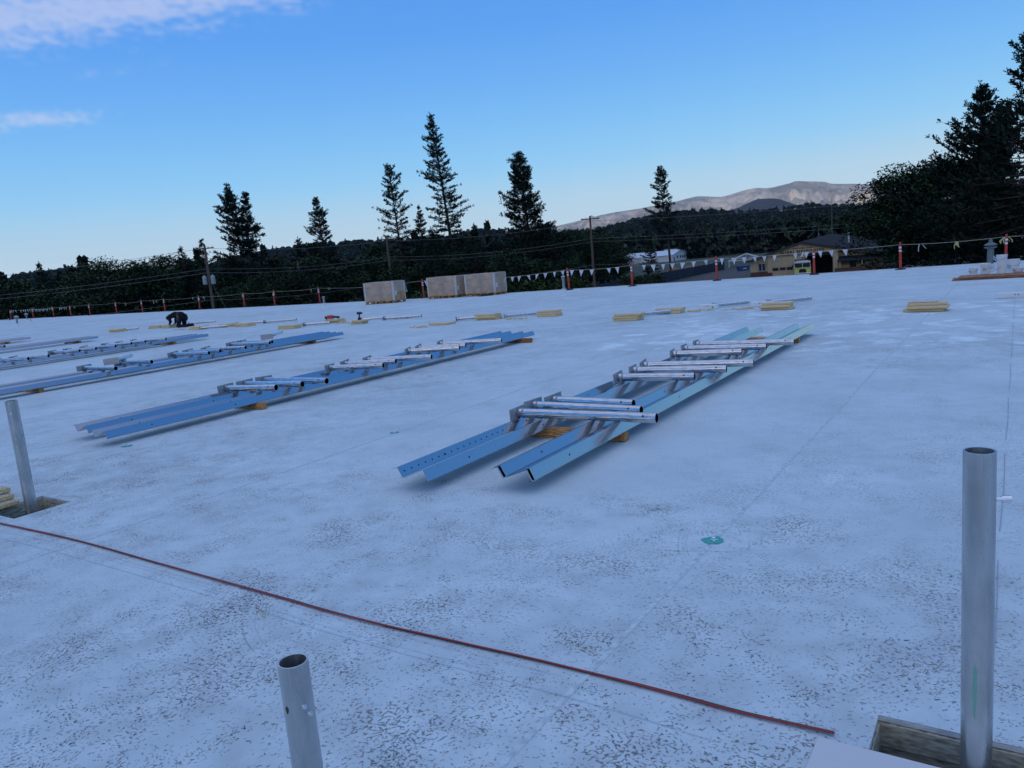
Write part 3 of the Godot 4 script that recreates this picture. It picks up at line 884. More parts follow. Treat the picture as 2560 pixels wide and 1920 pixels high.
func marks() -> void:   # anchor screws in turquoise paint rings
	rng.seed = 8
	for a in [[1.06, -4.13, 0.055, "turquoise paint ring round a bright screw in the near roof"], [-1.25, -7.8, 0.04, "turquoise paint spot with a screw left of the nearest rails"], [-4.28, -8.31, 0.05, "turquoise paint spot below the second rail pair's near end"]]:
		var o := thing("roof_anchor", a[3], "screw", Vector3(a[0], 0, a[1]))
		var mb := MB.new()
		var k := 26
		var ro := []
		var ri := []
		for i in k:
			var t := TAU * i / k
			var r: float = a[2] * (1.0 + 0.35 * maxf(0.0, cos(t - 2.6))) * rr(0.85, 1.12)
			ro.append(Vector3(cos(t) * r, 0.004, sin(t) * r))
			ri.append(Vector3(cos(t), 0, sin(t)) * a[2] * rr(0.42, 0.56) + Vector3.UP * 0.004)
		for i in k: mb.quad(ro[(i + 1) % k], ro[i], ri[i], ri[(i + 1) % k])
		part(o, "paint_ring", mb.done(), M.green_paint)
		var s := MB.new()
		s.lathe([[0.02, 0.0042], [0.02, 0.006], [0.012, 0.008], [0.011, 0.018], [0.008, 0.021], [0.0, 0.021]], 12)
		part(o, "screw_head", s.done(), M.zinc_bright)

# ------------------------------------------------------------------ warning line round the roof edge
func delineators() -> Array:
	var base := MB.new()
	base.lathe([[0.0, 0.0], [0.2, 0.0], [0.205, 0.012], [0.19, 0.04], [0.07, 0.055], [0.06, 0.07], [0.0, 0.07]], 8)
	var post := MB.new()
	post.lathe([[0.05, 0.068], [0.047, 0.5], [0.043, 0.93], [0.04, 0.95], [0.022, 0.965], [0.022, 0.985]], 14)
	post.lathe([[0.022, 0.985], [0.04, 0.99], [0.042, 1.03], [0.034, 1.068], [0.0, 1.072]], 14)
	var band := MB.new()
	band.lathe([[0.0478, 0.0], [0.0478, 0.001], [0.0466, 0.075], [0.0464, 0.076]], 14)
	var bm := base.done()
	var pm := post.done()
	var dm := band.done()
	var spots := [[-52.6, -82.7], [-48.6, -80.0], [-44.4, -76.4], [-41.2, -73.7], [-38.1, -71.3], [-34.3, -68.6], [-30.4, -65.1], [-27.5, -62.8], [-23.5, -59.8], [-18.7, -55.8], [-15.8, -53.3], [-11.9, -50.0], [-4.5, -43.4], [3.2, -37.9], [6.0, -36.1], [9.5, -34.4], [13.0, -32.3], [15.7, -30.5], [18.7, -28.7], [22.2, -26.7]]
	var words := ["at the left picture edge", "second from the left", "third from the left", "fourth from the left", "fifth from the left", "sixth from the left", "seventh from the left", "above the kneeling person", "left of the transformer pole's foot", "between the transformer pole and the yellow ribbon", "wrapped in a yellow ribbon", "beside the short vent pipe left of the pallets", "between the single and the double pallet load", "behind the vent pipe right of the pallets", "left of the navy fence", "in front of the navy fence", "in front of the fire engine", "right of the fire station", "behind the white buckets", "past the right picture edge"]
	var tops := []
	for i in spots.size():
		var o := thing("delineator_post", "red delineator post on a black base, %s" % words[i], "delineator", Vector3(spots[i][0], 0.0008, spots[i][1]), rr(0, 1), "red posts along the roof edge")
		o.rotation.x = rr(-0.02, 0.02)
		o.rotation.z = rr(-0.03, 0.03)
		part(o, "base", bm, M.black)
		part(o, "post", pm, M.red)
		for y in [0.70, 0.83]: part(o, "reflective_band", dm, M.band, Vector3(0, y, 0))
		tops.append(o.position + o.basis.y * 0.975)
	return tops
func span(a: Vector3, b: Vector3, sag: float, t: float) -> Vector3:
	return a.lerp(b, t) + Vector3.DOWN * sag * 4.0 * t * (1.0 - t)
func warning_line(tops: Array) -> void:
	rng.seed = 17
	var runs := [[0, 3, "left", true], [3, 12, "middle", false], [12, 16, "right", true], [16, 19, "far right", false]]
	var place := ["at the left, over the far roof corner", "without pennants between the left flags and the pallet loads", "from the pallet loads to the fire station", "with ribbons right of the fire station"]
	for ri in runs.size():
		var r: Array = runs[ri]
		var o := thing("pennant_line" if r[3] else "warning_rope", "%s %s" % ["white pennant line strung between red posts" if r[3] else "thin rope strung between red posts", place[ri]], "rope", Vector3.ZERO)
		var rope := MB.new()
		for i in range(r[0], r[1]):
			var a: Vector3 = tops[i]
			var b: Vector3 = tops[i + 1]
			var sag := a.distance_to(b) * rr(0.008, 0.02)
			var path := []
			for k in 9: path.append(span(a, b, sag, k / 8.0))
			rope.tube(path, [0.008, 0.008, 0.008, 0.008, 0.008, 0.008, 0.008, 0.008, 0.008], 5)
			var len := a.distance_to(b)
			var along := (b - a).normalized()
			var out := along.cross(Vector3.UP).normalized()
			if r[3] or i == 16:
				var s := 0.25
				while s < (len - 0.15 if r[3] else 1.3):
					if rng.randf() < 0.14:
						s += rr(0.3, 0.7)
						continue
					var p := span(a, b, sag, s / len)
					var w := rr(0.085, 0.125)
					var tip := p + Vector3.DOWN * rr(0.24, 0.31) + along * rr(-0.05, 0.05) + out * rr(-0.09, 0.09)
					var f := MB.new()
					var p0 := p - along * w
					var p1 := p + along * w
					var th := out * 0.0012
					f.tri(p0 + th, p1 + th, tip + th); f.tri(p0 - th, tip - th, p1 - th)
					f.quad(p0 + th, tip + th, tip - th, p0 - th); f.quad(p1 - th, tip - th, tip + th, p1 + th); f.quad(p0 - th, p1 - th, p1 + th, p0 + th)
					part(o, "pennant", f.done(), M.flag)
					s += rr(0.42, 0.56)
		part(o, "rope", rope.done(), M.rope)
	# ribbons tied to the rope and to post tops: [span, place along it, loops, yellow]
	var ties := [[3, 0.25, 2, true], [4, 0.0, 3, true], [5, 0.0, 3, false], [5, 0.4, 2, true], [6, 0.0, 3, false], [6, 0.55, 1, false], [6, 0.7, 1, false], [7, 0.0, 2, false], [7, 0.85, 2, false], [8, 0.0, 4, false], [8, 0.12, 2, false], [9, 0.0, 3, true], [10, 0.0, 4, true], [10, 0.85, 1, true], [11, 0.12, 1, true], [11, 0.62, 3, true], [17, 0.2, 1, false], [17, 0.55, 4, true], [18, 0.0, 4, true], [15, 0.9, 2, false]]
	for t in ties:
		var a: Vector3 = tops[t[0]]
		var b: Vector3 = tops[t[0] + 1]
		var p := span(a, b, 0.04, t[1])
		var along := (b - a).normalized()
		var mb := MB.new()
		for k in t[2] * 2:
			var d := (along * rr(-0.6, 0.6) + Vector3.DOWN + Vector3(rr(-0.3, 0.3), 0, rr(-0.3, 0.3))).normalized()
			var l := rr(0.12, 0.30)
			var w := along * rr(0.009, 0.020)
			var q := p + along * rr(-0.06, 0.06)
			var m := q + d * l * 0.55 + along * rr(-0.05, 0.05)
			mb.sheet(q - w, q + w, m + w, m - w, 0.002)
			mb.sheet(m - w, m + w, q + d * l + w, q + d * l - w, 0.002)
		var on_post: bool = t[1] == 0.0
		solo("ribbon", mb.done(), M.ribbon if t[3] else M.flag, "%s ribbon tied %s" % ["yellow" if t[3] else "whitish", ("round the top of red post number %d from the left" % (t[0] + 1)) if on_post else ("to the rope between red posts %d and %d from the left" % [t[0] + 1, t[0] + 2])], "ribbon", Vector3.ZERO, 0.0, "ribbons on the warning line")

# ------------------------------------------------------------------ vents, pallet loads, buckets, tools
func vent(at: Vector3, h: float, capped: int, label: String, lean := Vector3.ZERO) -> void:
	var o := thing("vent_pipe", label, "vent", at, 0.0, "vent pipes through the roof")
	var boot := MB.new()
	boot.lathe([[0.16, 0.0006], [0.15, 0.012], [0.095, 0.02], [0.088, 0.06], [0.086, h * 0.36], [0.078, h * 0.38], [0.0, h * 0.38]], 16)
	part(o, "boot", boot.done(), M.white_cap)
	var p := MB.new()
	p.tube([Vector3(0, h * 0.36, 0), Vector3(0, h * 0.9, 0)], [0.062, 0.062], 16)
	part(o, "pipe", p.done(), M.galv)
	var c := MB.new()
	if capped == 1:
		c.lathe([[0.068, h * 0.80], [0.085, h * 0.81], [0.085, h * 0.84], [0.07, h * 0.85], [0.07, h * 0.9], [0.088, h * 0.91], [0.088, h * 0.96], [0.05, h], [0.0, h]], 16)
	else:
		c.lathe([[0.06, h * 0.78], [0.15, h * 0.80], [0.155, h * 0.83], [0.1, h * 0.86], [0.15, h * 0.89], [0.155, h * 0.93], [0.05, h * 1.0], [0.0, h * 1.01]], 18)
	part(o, "cap", c.done(), M.galv)
	var cl := MB.new()
	cl.lathe([[0.0885, h * 0.335], [0.092, h * 0.34], [0.092, h * 0.365], [0.0885, h * 0.37]], 16)
	part(o, "clamp", cl.done(), M.weld)
func vents() -> void:
	vent(Vector3(2.55, 0, -32.86), 0.84, 1, "white booted vent pipe right of the wrapped pallet loads")
	vent(Vector3(-10.09, 0, -43.35), 0.58, 1, "short white booted vent pipe left of the wrapped pallet loads")
	vent(Vector3(-34.27, 0, -54.44), 0.8, 2, "white booted vent with a wide cap at the far left, nearer one")
	vent(Vector3(-41.11, 0, -66.72), 0.75, 2, "white booted vent with a wide cap at the far left, farther one")
	for p in [[-33.28, -54.42, "slim white pipe stub right of the two capped vents at far left"], [-40.01, -62.59, "slim white pipe stub left of the two capped vents at far left"]]:
		var o := thing("pipe_stub", p[2], "pipe", Vector3(p[0], 0, p[1]))
		var mb := MB.new()
		mb.lathe([[0.09, 0.0006], [0.05, 0.03], [0.045, 0.32], [0.0, 0.33]], 10)
		part(o, "sleeve", mb.done(), M.white_cap)
		var c := MB.new()
		c.tube([Vector3(0, 0.3, 0), Vector3(0, 0.5, 0), Vector3(-0.06, 0.55, 0)], [0.02, 0.02, 0.02], 7)
		part(o, "conduit", c.done(), M.weld)
	# the tall capped flue behind the buckets, with its slanting brace
	var o2 := thing("flue_pipe", "tall grey capped flue with a slanting brace behind the white buckets", "flue", Vector3(16.3, 0, -25.8))
	var f := MB.new()
	f.lathe([[0.2, 0.0006], [0.12, 0.02], [0.105, 0.1], [0.1, 0.72], [0.0, 0.72]], 16)
	var flue_m := mat(lin(0.17, 0.20, 0.20), 0.5, 0.6)
	part(o2, "pipe", f.done(), flue_m)
	var c2 := MB.new()
	c2.lathe([[0.1, 0.7], [0.19, 0.72], [0.195, 0.75], [0.12, 0.77], [0.12, 0.79], [0.19, 0.80], [0.195, 0.83], [0.06, 0.9], [0.05, 1.0], [0.0, 1.01]], 18)
	part(o2, "cap", c2.done(), flue_m)
	for d in [[0.42, 0.1], [0.3, 0.28]]:
		var b := MB.new()
		b.tube([Vector3(0.02, 0.5 - d[1] * 0.4, 0.1), Vector3(d[0], 0.02, 0.22)], [0.016, 0.016], 7)
		part(o2, "brace", b.done(), M.zinc_bright)
func pallet_load(front: Vector3, ang: float, label: String, s: int, loose: bool) -> void:
	rng.seed = s
	var L := 1.9
	var D := 1.1
	var H := 1.13
	var o := thing("pallet_load", label, "pallet", front, yaw_x(VD) + ang, "wrapped loads on pallets")
	o.translate_object_local(Vector3(-L * 0.5, 0.0008, -D * 0.5))
	var pm := tri_tex(mat(lin(0.62, 0.34, 0.14), 0.85), grain(256, 0.02, 0.5, 0.85, 51), Vector3(0.6, 8, 8))
	for x in [-0.9, -0.45, 0.0, 0.45, 0.9]:
		for z in [-0.47, 0.0, 0.47]:
			var k := MB.new()
			k.cbox(Vector3(x * 0.97, 0.058, z), Vector3(0.13, 0.075, 0.1), 0.003)
			part(o, "pallet_block", k.done(), pm)
	for z in [-0.47, 0.0, 0.47]:
		var k := MB.new()
		k.cbox(Vector3(0, 0.0105, z), Vector3(L - 0.04, 0.019, 0.11), 0.002)
		part(o, "bottom_board", k.done(), pm)
	for i in 9:
		var k := MB.new()
		k.cbox(Vector3(-0.88 + i * 0.22, 0.106, 0), Vector3(0.11, 0.019, D - 0.02), 0.002)
		part(o, "deck_board", k.done(), pm)
	var cart := MB.new()
	cart.cbox(Vector3(0, 0.117 + (H - 0.12) * 0.5, 0), Vector3(L - 0.06, H - 0.12, D - 0.06), 0.012)
	var cm := tri_tex(mat(lin(0.62, 0.37, 0.18), 0.85), grain(256, 0.012, 0.12, 0.92, 52), Vector3(0.5, 0.5, 0.5))
	part(o, "carton", cart.done(), cm)
	# faded print: blurred dark bars and a block, too worn to read
	for w in [[-0.6, 0.86, 0.5, 0.035, 0.5285], [0.35, 0.84, 0.8, 0.03, 0.5285], [0.0, 0.72, 0.34, 0.09, 0.5285], [0.05, 0.42, 0.22, 0.05, 0.5285]]:
		var pr := MB.new()
		var n := int(w[2] / 0.035)
		for i in n:
			if rng.randf() < 0.2: continue
			var x: float = w[0] + (i - n * 0.5) * 0.035
			pr.box(Vector3(x, w[1] + rr(-0.006, 0.006), w[4] - 0.0065), Vector3(0.024 * rr(0.5, 1.1), w[3] * rr(0.5, 1.0), 0.001))
		part(o, "print", pr.done(), mat(lin(0.13, 0.10, 0.075), 0.8))
	var strips := [[-L * 0.5 + 0.03, D * 0.5 - 0.03], [L * 0.5 - 0.03, D * 0.5 - 0.03], [L * 0.5 - 0.03, -D * 0.5 + 0.03]]
	for c in strips:
		var e := MB.new()
		e.cbox(Vector3(c[0], 0.63, c[1]), Vector3(0.075, 0.98, 0.012), 0.002, Basis(Vector3.UP, 0.0))
		e.cbox(Vector3(c[0] + 0.033 * signf(c[0]), 0.63, c[1] - 0.04 * signf(c[1])), Vector3(0.012, 0.98, 0.075), 0.002)
		part(o, "corner_strip", e.done(), mat(lin(0.62, 0.58, 0.52), 0.7))
	var lab := MB.new()
	lab.box(Vector3(L * 0.5 - 0.026, 0.5, 0.3), Vector3(0.002, 0.22, 0.15))
	part(o, "paper_label", lab.done(), M.white_cap)
	# stretch film: a creased skin with a wavy hem
	var film := MB.new()
	var nz := noise(2.2, 3, s)
	var nx := 26
	var ny := 12
	var per := []
	var a := L * 0.5 - 0.005
	var b := D * 0.5 - 0.005
	for i in nx: per.append(Vector3(lerpf(-a, a, float(i) / nx), 0, b))
	for i in 16: per.append(Vector3(a, 0, lerpf(b, -b, i / 16.0)))
	for i in nx: per.append(Vector3(lerpf(a, -a, float(i) / nx), 0, -b))
	for i in 16: per.append(Vector3(-a, 0, lerpf(-b, b, i / 16.0)))
	var grid := []
	for j in ny + 1:
		var row := []
		for i in per.size():
			var p: Vector3 = per[i]
			var hem: float = 0.20 + nz.get_noise_2d(p.x * 2.0 + p.z * 2.3, 3.0) * 0.16
			if loose and p.x > 0.5 and p.z < 0.3: hem += 0.34
			var y := lerpf(hem, H + 0.012, float(j) / ny)
			var outw := Vector3(p.x / a, 0, p.z / b)
			outw = Vector3(outw.x if absf(p.x) > a - 0.01 else 0.0, 0, outw.z if absf(p.z) > b - 0.01 else 0.0).normalized()
			var w := nz.get_noise_3d(p.x * 3.0, y * 3.0, p.z * 3.0) * 0.028 + 0.016
			if loose and p.x > 0.7: w += 0.10 * (1.0 - float(j) / ny) * clampf((0.4 - p.z), 0, 1)
			row.append(p + outw * w + Vector3.UP * y)
		grid.append(row)
	for j in ny:
		for i in per.size():
			var i2 := (i + 1) % per.size()
			film.quad(grid[j][i], grid[j][i2], grid[j + 1][i2], grid[j + 1][i])
	var top := Vector3(0, H + 0.02, 0)
	for i in per.size(): film.tri(top, grid[ny][i], grid[ny][(i + 1) % per.size()])
	var fm := mat(Color(0.90, 0.91, 0.92, 0.17), 0.12, 0.0, 0.6)
	fm.transparency = BaseMaterial3D.TRANSPARENCY_ALPHA
	part(o, "stretch_film", film.done(), fm)
func pallets() -> void:
	pallet_load(Vector3(-5.75, 0, -40.3), 0.10, "single film-wrapped carton load on a pallet, its film hanging loose at the right", 61, true)
	pallet_load(Vector3(-2.49, 0, -40.4), 0.02, "left of the two touching film-wrapped carton loads on pallets", 62, false)
	pallet_load(Vector3(-0.46, 0, -39.3), -0.02, "right of the two touching film-wrapped carton loads on pallets", 63, false)
	var tarp := MB.new()
	var k := 14
	for i in k:
		var t0 := TAU * i / k
		var t1 := TAU * (i + 1) / k
		var q0 := Vector3(cos(t0) * 0.36, 0.004, sin(t0) * 0.16)
		var q1 := Vector3(cos(t1) * 0.36, 0.004, sin(t1) * 0.16)
		var m0 := q0 * 0.6 + Vector3.UP * (0.07 + 0.03 * sin(i * 2.1))
		var m1 := q1 * 0.6 + Vector3.UP * (0.07 + 0.03 * sin((i + 1) % k * 2.1))
		tarp.quad(q1, q0, m0, m1)
		tarp.tri(m1, m0, Vector3(0, 0.09, 0))
	solo("black_sack", tarp.done(), M.black, "crumpled black sack at the foot of the right wrapped load", "sack", Vector3(-0.95, 0, -39.25), 0.2)
func bucket(at: Vector3, r: float, h: float, lid: bool, label: String, square := false) -> void:
	var o := thing("bucket", label, "bucket", at, rr(0, TAU), "white pails on the plywood")
	var mb := MB.new()
	mb.lathe([[0.0, 0.0005], [r * 0.88, 0.0005], [r * 0.9, 0.01], [r * 0.97, h * 0.72], [r * 1.04, h * 0.73], [r * 1.04, h * 0.77], [r * 0.985, h * 0.78], [r, h * 0.95]], 4 if square else 20)
	part(o, "pail", mb.done(), M.white_cap)
	var l := MB.new()
	if lid: l.lathe([[r * 1.0, h * 0.93], [r * 1.06, h * 0.935], [r * 1.06, h * 0.985], [r * 1.0, h], [r * 0.9, h], [r * 0.88, h * 0.985], [0.0, h * 0.985]], 4 if square else 20)
	else: l.lathe([[r * 0.99, h * 0.94], [r * 1.05, h * 0.95], [r * 1.05, h], [r * 0.95, h], [r * 0.9, h * 0.5], [0.0, h * 0.5]], 20)
	part(o, "lid" if lid else "rim", l.done(), M.white_cap)
	if not square:
		var b := MB.new()
		var path := []
		var rad := []
		for i in 11:
			var t := PI * i / 10.0
			path.append(Vector3(cos(t) * r * 1.07, h * 0.75 - sin(t) * r * 0.62, sin(t) * r * 0.95))
			rad.append(0.004)
		b.tube(path, rad, 5)
		part(o, "bail_handle", b.done(), M.wire)
	var lb := MB.new()
	for i in 5:
		var t0 := 2.0 + i * 0.16
		var t1 := t0 + 0.16
		lb.quad(Vector3(cos(t1) * r * 0.985, h * 0.28, sin(t1) * r * 0.985), Vector3(cos(t0) * r * 0.985, h * 0.28, sin(t0) * r * 0.985), Vector3(cos(t0) * r * 0.995, h * 0.55, sin(t0) * r * 0.995), Vector3(cos(t1) * r * 0.995, h * 0.55, sin(t1) * r * 0.995))
	if not square: part(o, "paper_label", lb.done(), mat(lin(0.46, 0.50, 0.52), 0.6))
func corner_of_pails() -> void:
	rng.seed = 23
	# three brown sheets, fanned at the left end
	for i in 3:
		var mb := MB.new()
		var w := 2.44
		mb.cbox(Vector3(w * 0.5, 0.0, -0.61), Vector3(w, 0.018, 1.22), 0.002)
		var o := solo("plywood_sheet", mb.done(), M.ply, "brown plywood sheet, %s of the three under the white buckets" % ["lowest", "middle", "top"][i], "plywood", Vector3(12.83, 0.0102 + i * 0.026, -22.06) + VD * (i * 0.08) + UD * (i * 0.07), yaw_x(VD) + [0.03, -0.015, 0.02][i], "plywood sheets under the buckets")
		o.rotation.z = [0.0, 0.004, 0.005][i]
	var y := 0.083
	bucket(Vector3(14.05, y, -23.05), 0.12, 0.19, true, "small lidded white pail at the left end of the row", false)
	bucket(Vector3(14.22, y, -22.75), 0.13, 0.31, true, "lidded white bucket, second from the left of the row")
	bucket(Vector3(14.66, y, -23.2), 0.11, 0.25, true, "white bucket half hidden behind the stacked ones")
	bucket(Vector3(14.42, y, -22.3), 0.13, 0.27, true, "lower white bucket of the stacked two")
	bucket(Vector3(14.42, y + 0.271, -22.3), 0.14, 0.27, false, "upper white bucket of the stacked two")
	bucket(Vector3(15.05, y, -22.75), 0.165, 0.36, false, "big open white bucket right of the stacked two")
	bucket(Vector3(14.9, y, -22.3), 0.13, 0.13, true, "low white tub in front of the big open bucket")
	bucket(Vector3(15.05, y, -21.55), 0.15, 0.34, true, "white bucket at the right picture edge")
	var o := thing("cardboard_box", "brown cardboard box with a white label behind the rightmost bucket", "box", Vector3(15.55, y, -22.3), yaw_x(VD))
	var b := MB.new()
	b.cbox(Vector3(0, 0.15, 0), Vector3(0.36, 0.3, 0.26), 0.004)
	part(o, "carton", b.done(), mat(lin(0.30, 0.18, 0.10), 0.85))
	var l := MB.new()
	l.box(Vector3(0.03, 0.2, 0.1315), Vector3(0.13, 0.1, 0.002))
	part(o, "paper_label", l.done(), M.white_cap)
	var s := MB.new()
	s.tube([Vector3(0, 0, 0), Vector3(0.2, 0.02, 0.1), Vector3(0.45, 0.015, 0.05)], [0.05, 0.06, 0.03], 8)
	solo("dark_rag", s.done(), M.black, "dark rag lying at the foot of the cardboard box", "rag", Vector3(15.0, y + 0.03, -22.0), 0.4)
func tools() -> void:
	var o := thing("power_tool", "red and black power tool lying on a foam pile", "power tool", Vector3(-6.2, 0.14, -27.6), yaw_x(VD) + 0.15)
	var b := MB.new()
	b.tube([Vector3(-0.26, 0.075, 0), Vector3(-0.2, 0.08, 0), Vector3(0.02, 0.08, 0), Vector3(0.08, 0.075, 0)], [0.03, 0.062, 0.066, 0.04], 12)
	part(o, "body", b.done(), M.red)
	var g := MB.new()
	g.tube([Vector3(0.06, 0.075, 0), Vector3(0.16, 0.07, 0), Vector3(0.29, 0.055, 0), Vector3(0.31, 0.055, 0)], [0.042, 0.035, 0.042, 0.02], 10)
	part(o, "handle", g.done(), M.black)
	var d := MB.new()
	d.tube([Vector3(-0.29, 0.055, 0), Vector3(-0.265, 0.065, 0)], [0.06, 0.06], 14)
	part(o, "disc_guard", d.done(), M.black)
	var o2 := thing("cordless_drill", "black drill standing upright on a small foam pile", "drill", Vector3(-4.9, 0.14, -25.8), yaw_x(VD))
	var h := MB.new()
	h.cbox(Vector3(0, 0.035, 0), Vector3(0.11, 0.07, 0.075), 0.01)
	part(o2, "battery", h.done(), M.black)
	var k := MB.new()
	k.tube([Vector3(0, 0.06, 0), Vector3(0.01, 0.19, 0)], [0.026, 0.024], 9)
	part(o2, "grip", k.done(), M.black)
	var m := MB.new()
	m.tube([Vector3(-0.08, 0.22, 0), Vector3(-0.06, 0.22, 0), Vector3(0.08, 0.22, 0), Vector3(0.13, 0.22, 0), Vector3(0.17, 0.22, 0)], [0.03, 0.042, 0.042, 0.026, 0.015], 10)
	part(o2, "motor_housing", m.done(), M.black)

# ------------------------------------------------------------------ the kneeling person
func capsule(field: PackedFloat32Array, dim: Vector3i, org: Vector3, cell: float, a: Vector3, b: Vector3, ra: float, rb: float, k: float) -> void:
	var m := maxf(ra, rb) + k + cell * 2.0
	var lo := Vector3(minf(a.x, b.x) - m, minf(a.y, b.y) - m, minf(a.z, b.z) - m)
	var hi := Vector3(maxf(a.x, b.x) + m, maxf(a.y, b.y) + m, maxf(a.z, b.z) + m)
	var i0 := ((lo - org) / cell).floor()
	var i1 := ((hi - org) / cell).ceil()
	var ab := b - a
	var l2 := maxf(ab.length_squared(), 1e-9)
	for z in range(maxi(0, int(i0.z)), mini(dim.z, int(i1.z) + 1)):
		for y in range(maxi(0, int(i0.y)), mini(dim.y, int(i1.y) + 1)):
			for x in range(maxi(0, int(i0.x)), mini(dim.x, int(i1.x) + 1)):
				var p := org + Vector3(x, y, z) * cell
				var t := clampf((p - a).dot(ab) / l2, 0, 1)
				var d := p.distance_to(a + ab * t) - lerpf(ra, rb, t)
				var id := (z * dim.y + y) * dim.x + x
				var f := field[id]
				var h := clampf(0.5 + 0.5 * (f - d) / k, 0, 1)
				field[id] = lerpf(f, d, h) - k * h * (1.0 - h)
func blob(mb: MB, lo: Vector3, hi: Vector3, cell: float, bones: Array, k: float, paint: Callable) -> void:   # bones: [a, b, ra, rb]; surface nets
	var dim := Vector3i(((hi - lo) / cell).ceil()) + Vector3i.ONE
	var f := PackedFloat32Array()
	f.resize(dim.x * dim.y * dim.z)
	f.fill(1.0)
	for q in bones:
		capsule(f, dim, lo, cell, q[0], q[1], q[2], q[3], k)
	var sx := 1
	var sy := dim.x
	var sz := dim.x * dim.y
	var vid := {}
	var pts := PackedVector3Array()
	var nor := PackedVector3Array()
	for z in dim.z - 1:
		for y in dim.y - 1:
			for x in dim.x - 1:
				var id := z * sz + y * sy + x
				var s := 0
				for c in 8:
					if f[id + (c & 1) + ((c >> 1) & 1) * sy + (c >> 2) * sz] < 0.0: s += 1
				if s == 0 or s == 8: continue
				var acc := Vector3.ZERO
				var cnt := 0
				for e in [[0, 1], [2, 3], [4, 5], [6, 7], [0, 2], [1, 3], [4, 6], [5, 7], [0, 4], [1, 5], [2, 6], [3, 7]]:
					var fa := f[id + (e[0] & 1) + ((e[0] >> 1) & 1) * sy + (e[0] >> 2) * sz]
					var fb := f[id + (e[1] & 1) + ((e[1] >> 1) & 1) * sy + (e[1] >> 2) * sz]
					if (fa < 0.0) == (fb < 0.0): continue
					var t := fa / (fa - fb)
					var pa := Vector3(e[0] & 1, (e[0] >> 1) & 1, e[0] >> 2)
					var pb := Vector3(e[1] & 1, (e[1] >> 1) & 1, e[1] >> 2)
					acc += pa.lerp(pb, t)
					cnt += 1
				vid[id] = pts.size()
				pts.append(lo + (Vector3(x, y, z) + acc / cnt) * cell)
				nor.append(Vector3(f[id + sx] - f[id], f[id + sy] - f[id], f[id + sz] - f[id]).normalized())
	for z in range(1, dim.z - 1):
		for y in range(1, dim.y - 1):
			for x in range(1, dim.x - 1):
				var id := z * sz + y * sy + x
				var ins := f[id] < 0.0
				for ax in 3:
					var st: int = [sx, sy, sz][ax]
					if (f[id + st] < 0.0) == ins: continue
					var s1: int = [sy, sz, sx][ax]
					var s2: int = [sz, sx, sy][ax]
					var q := [vid.get(id, -1), vid.get(id - s1, -1), vid.get(id - s1 - s2, -1), vid.get(id - s2, -1)]
					if -1 in q: continue
					if not ins: q.reverse()
					for t in [[0, 1, 2], [0, 2, 3]]:
						var p: Vector3 = (pts[q[t[0]]] + pts[q[t[1]]] + pts[q[t[2]]]) / 3.0
						mb.col = paint.call(p)
						mb.smooth(pts[q[t[0]]], nor[q[t[0]]], pts[q[t[1]]], nor[q[t[1]]], pts[q[t[2]]], nor[q[t[2]]])
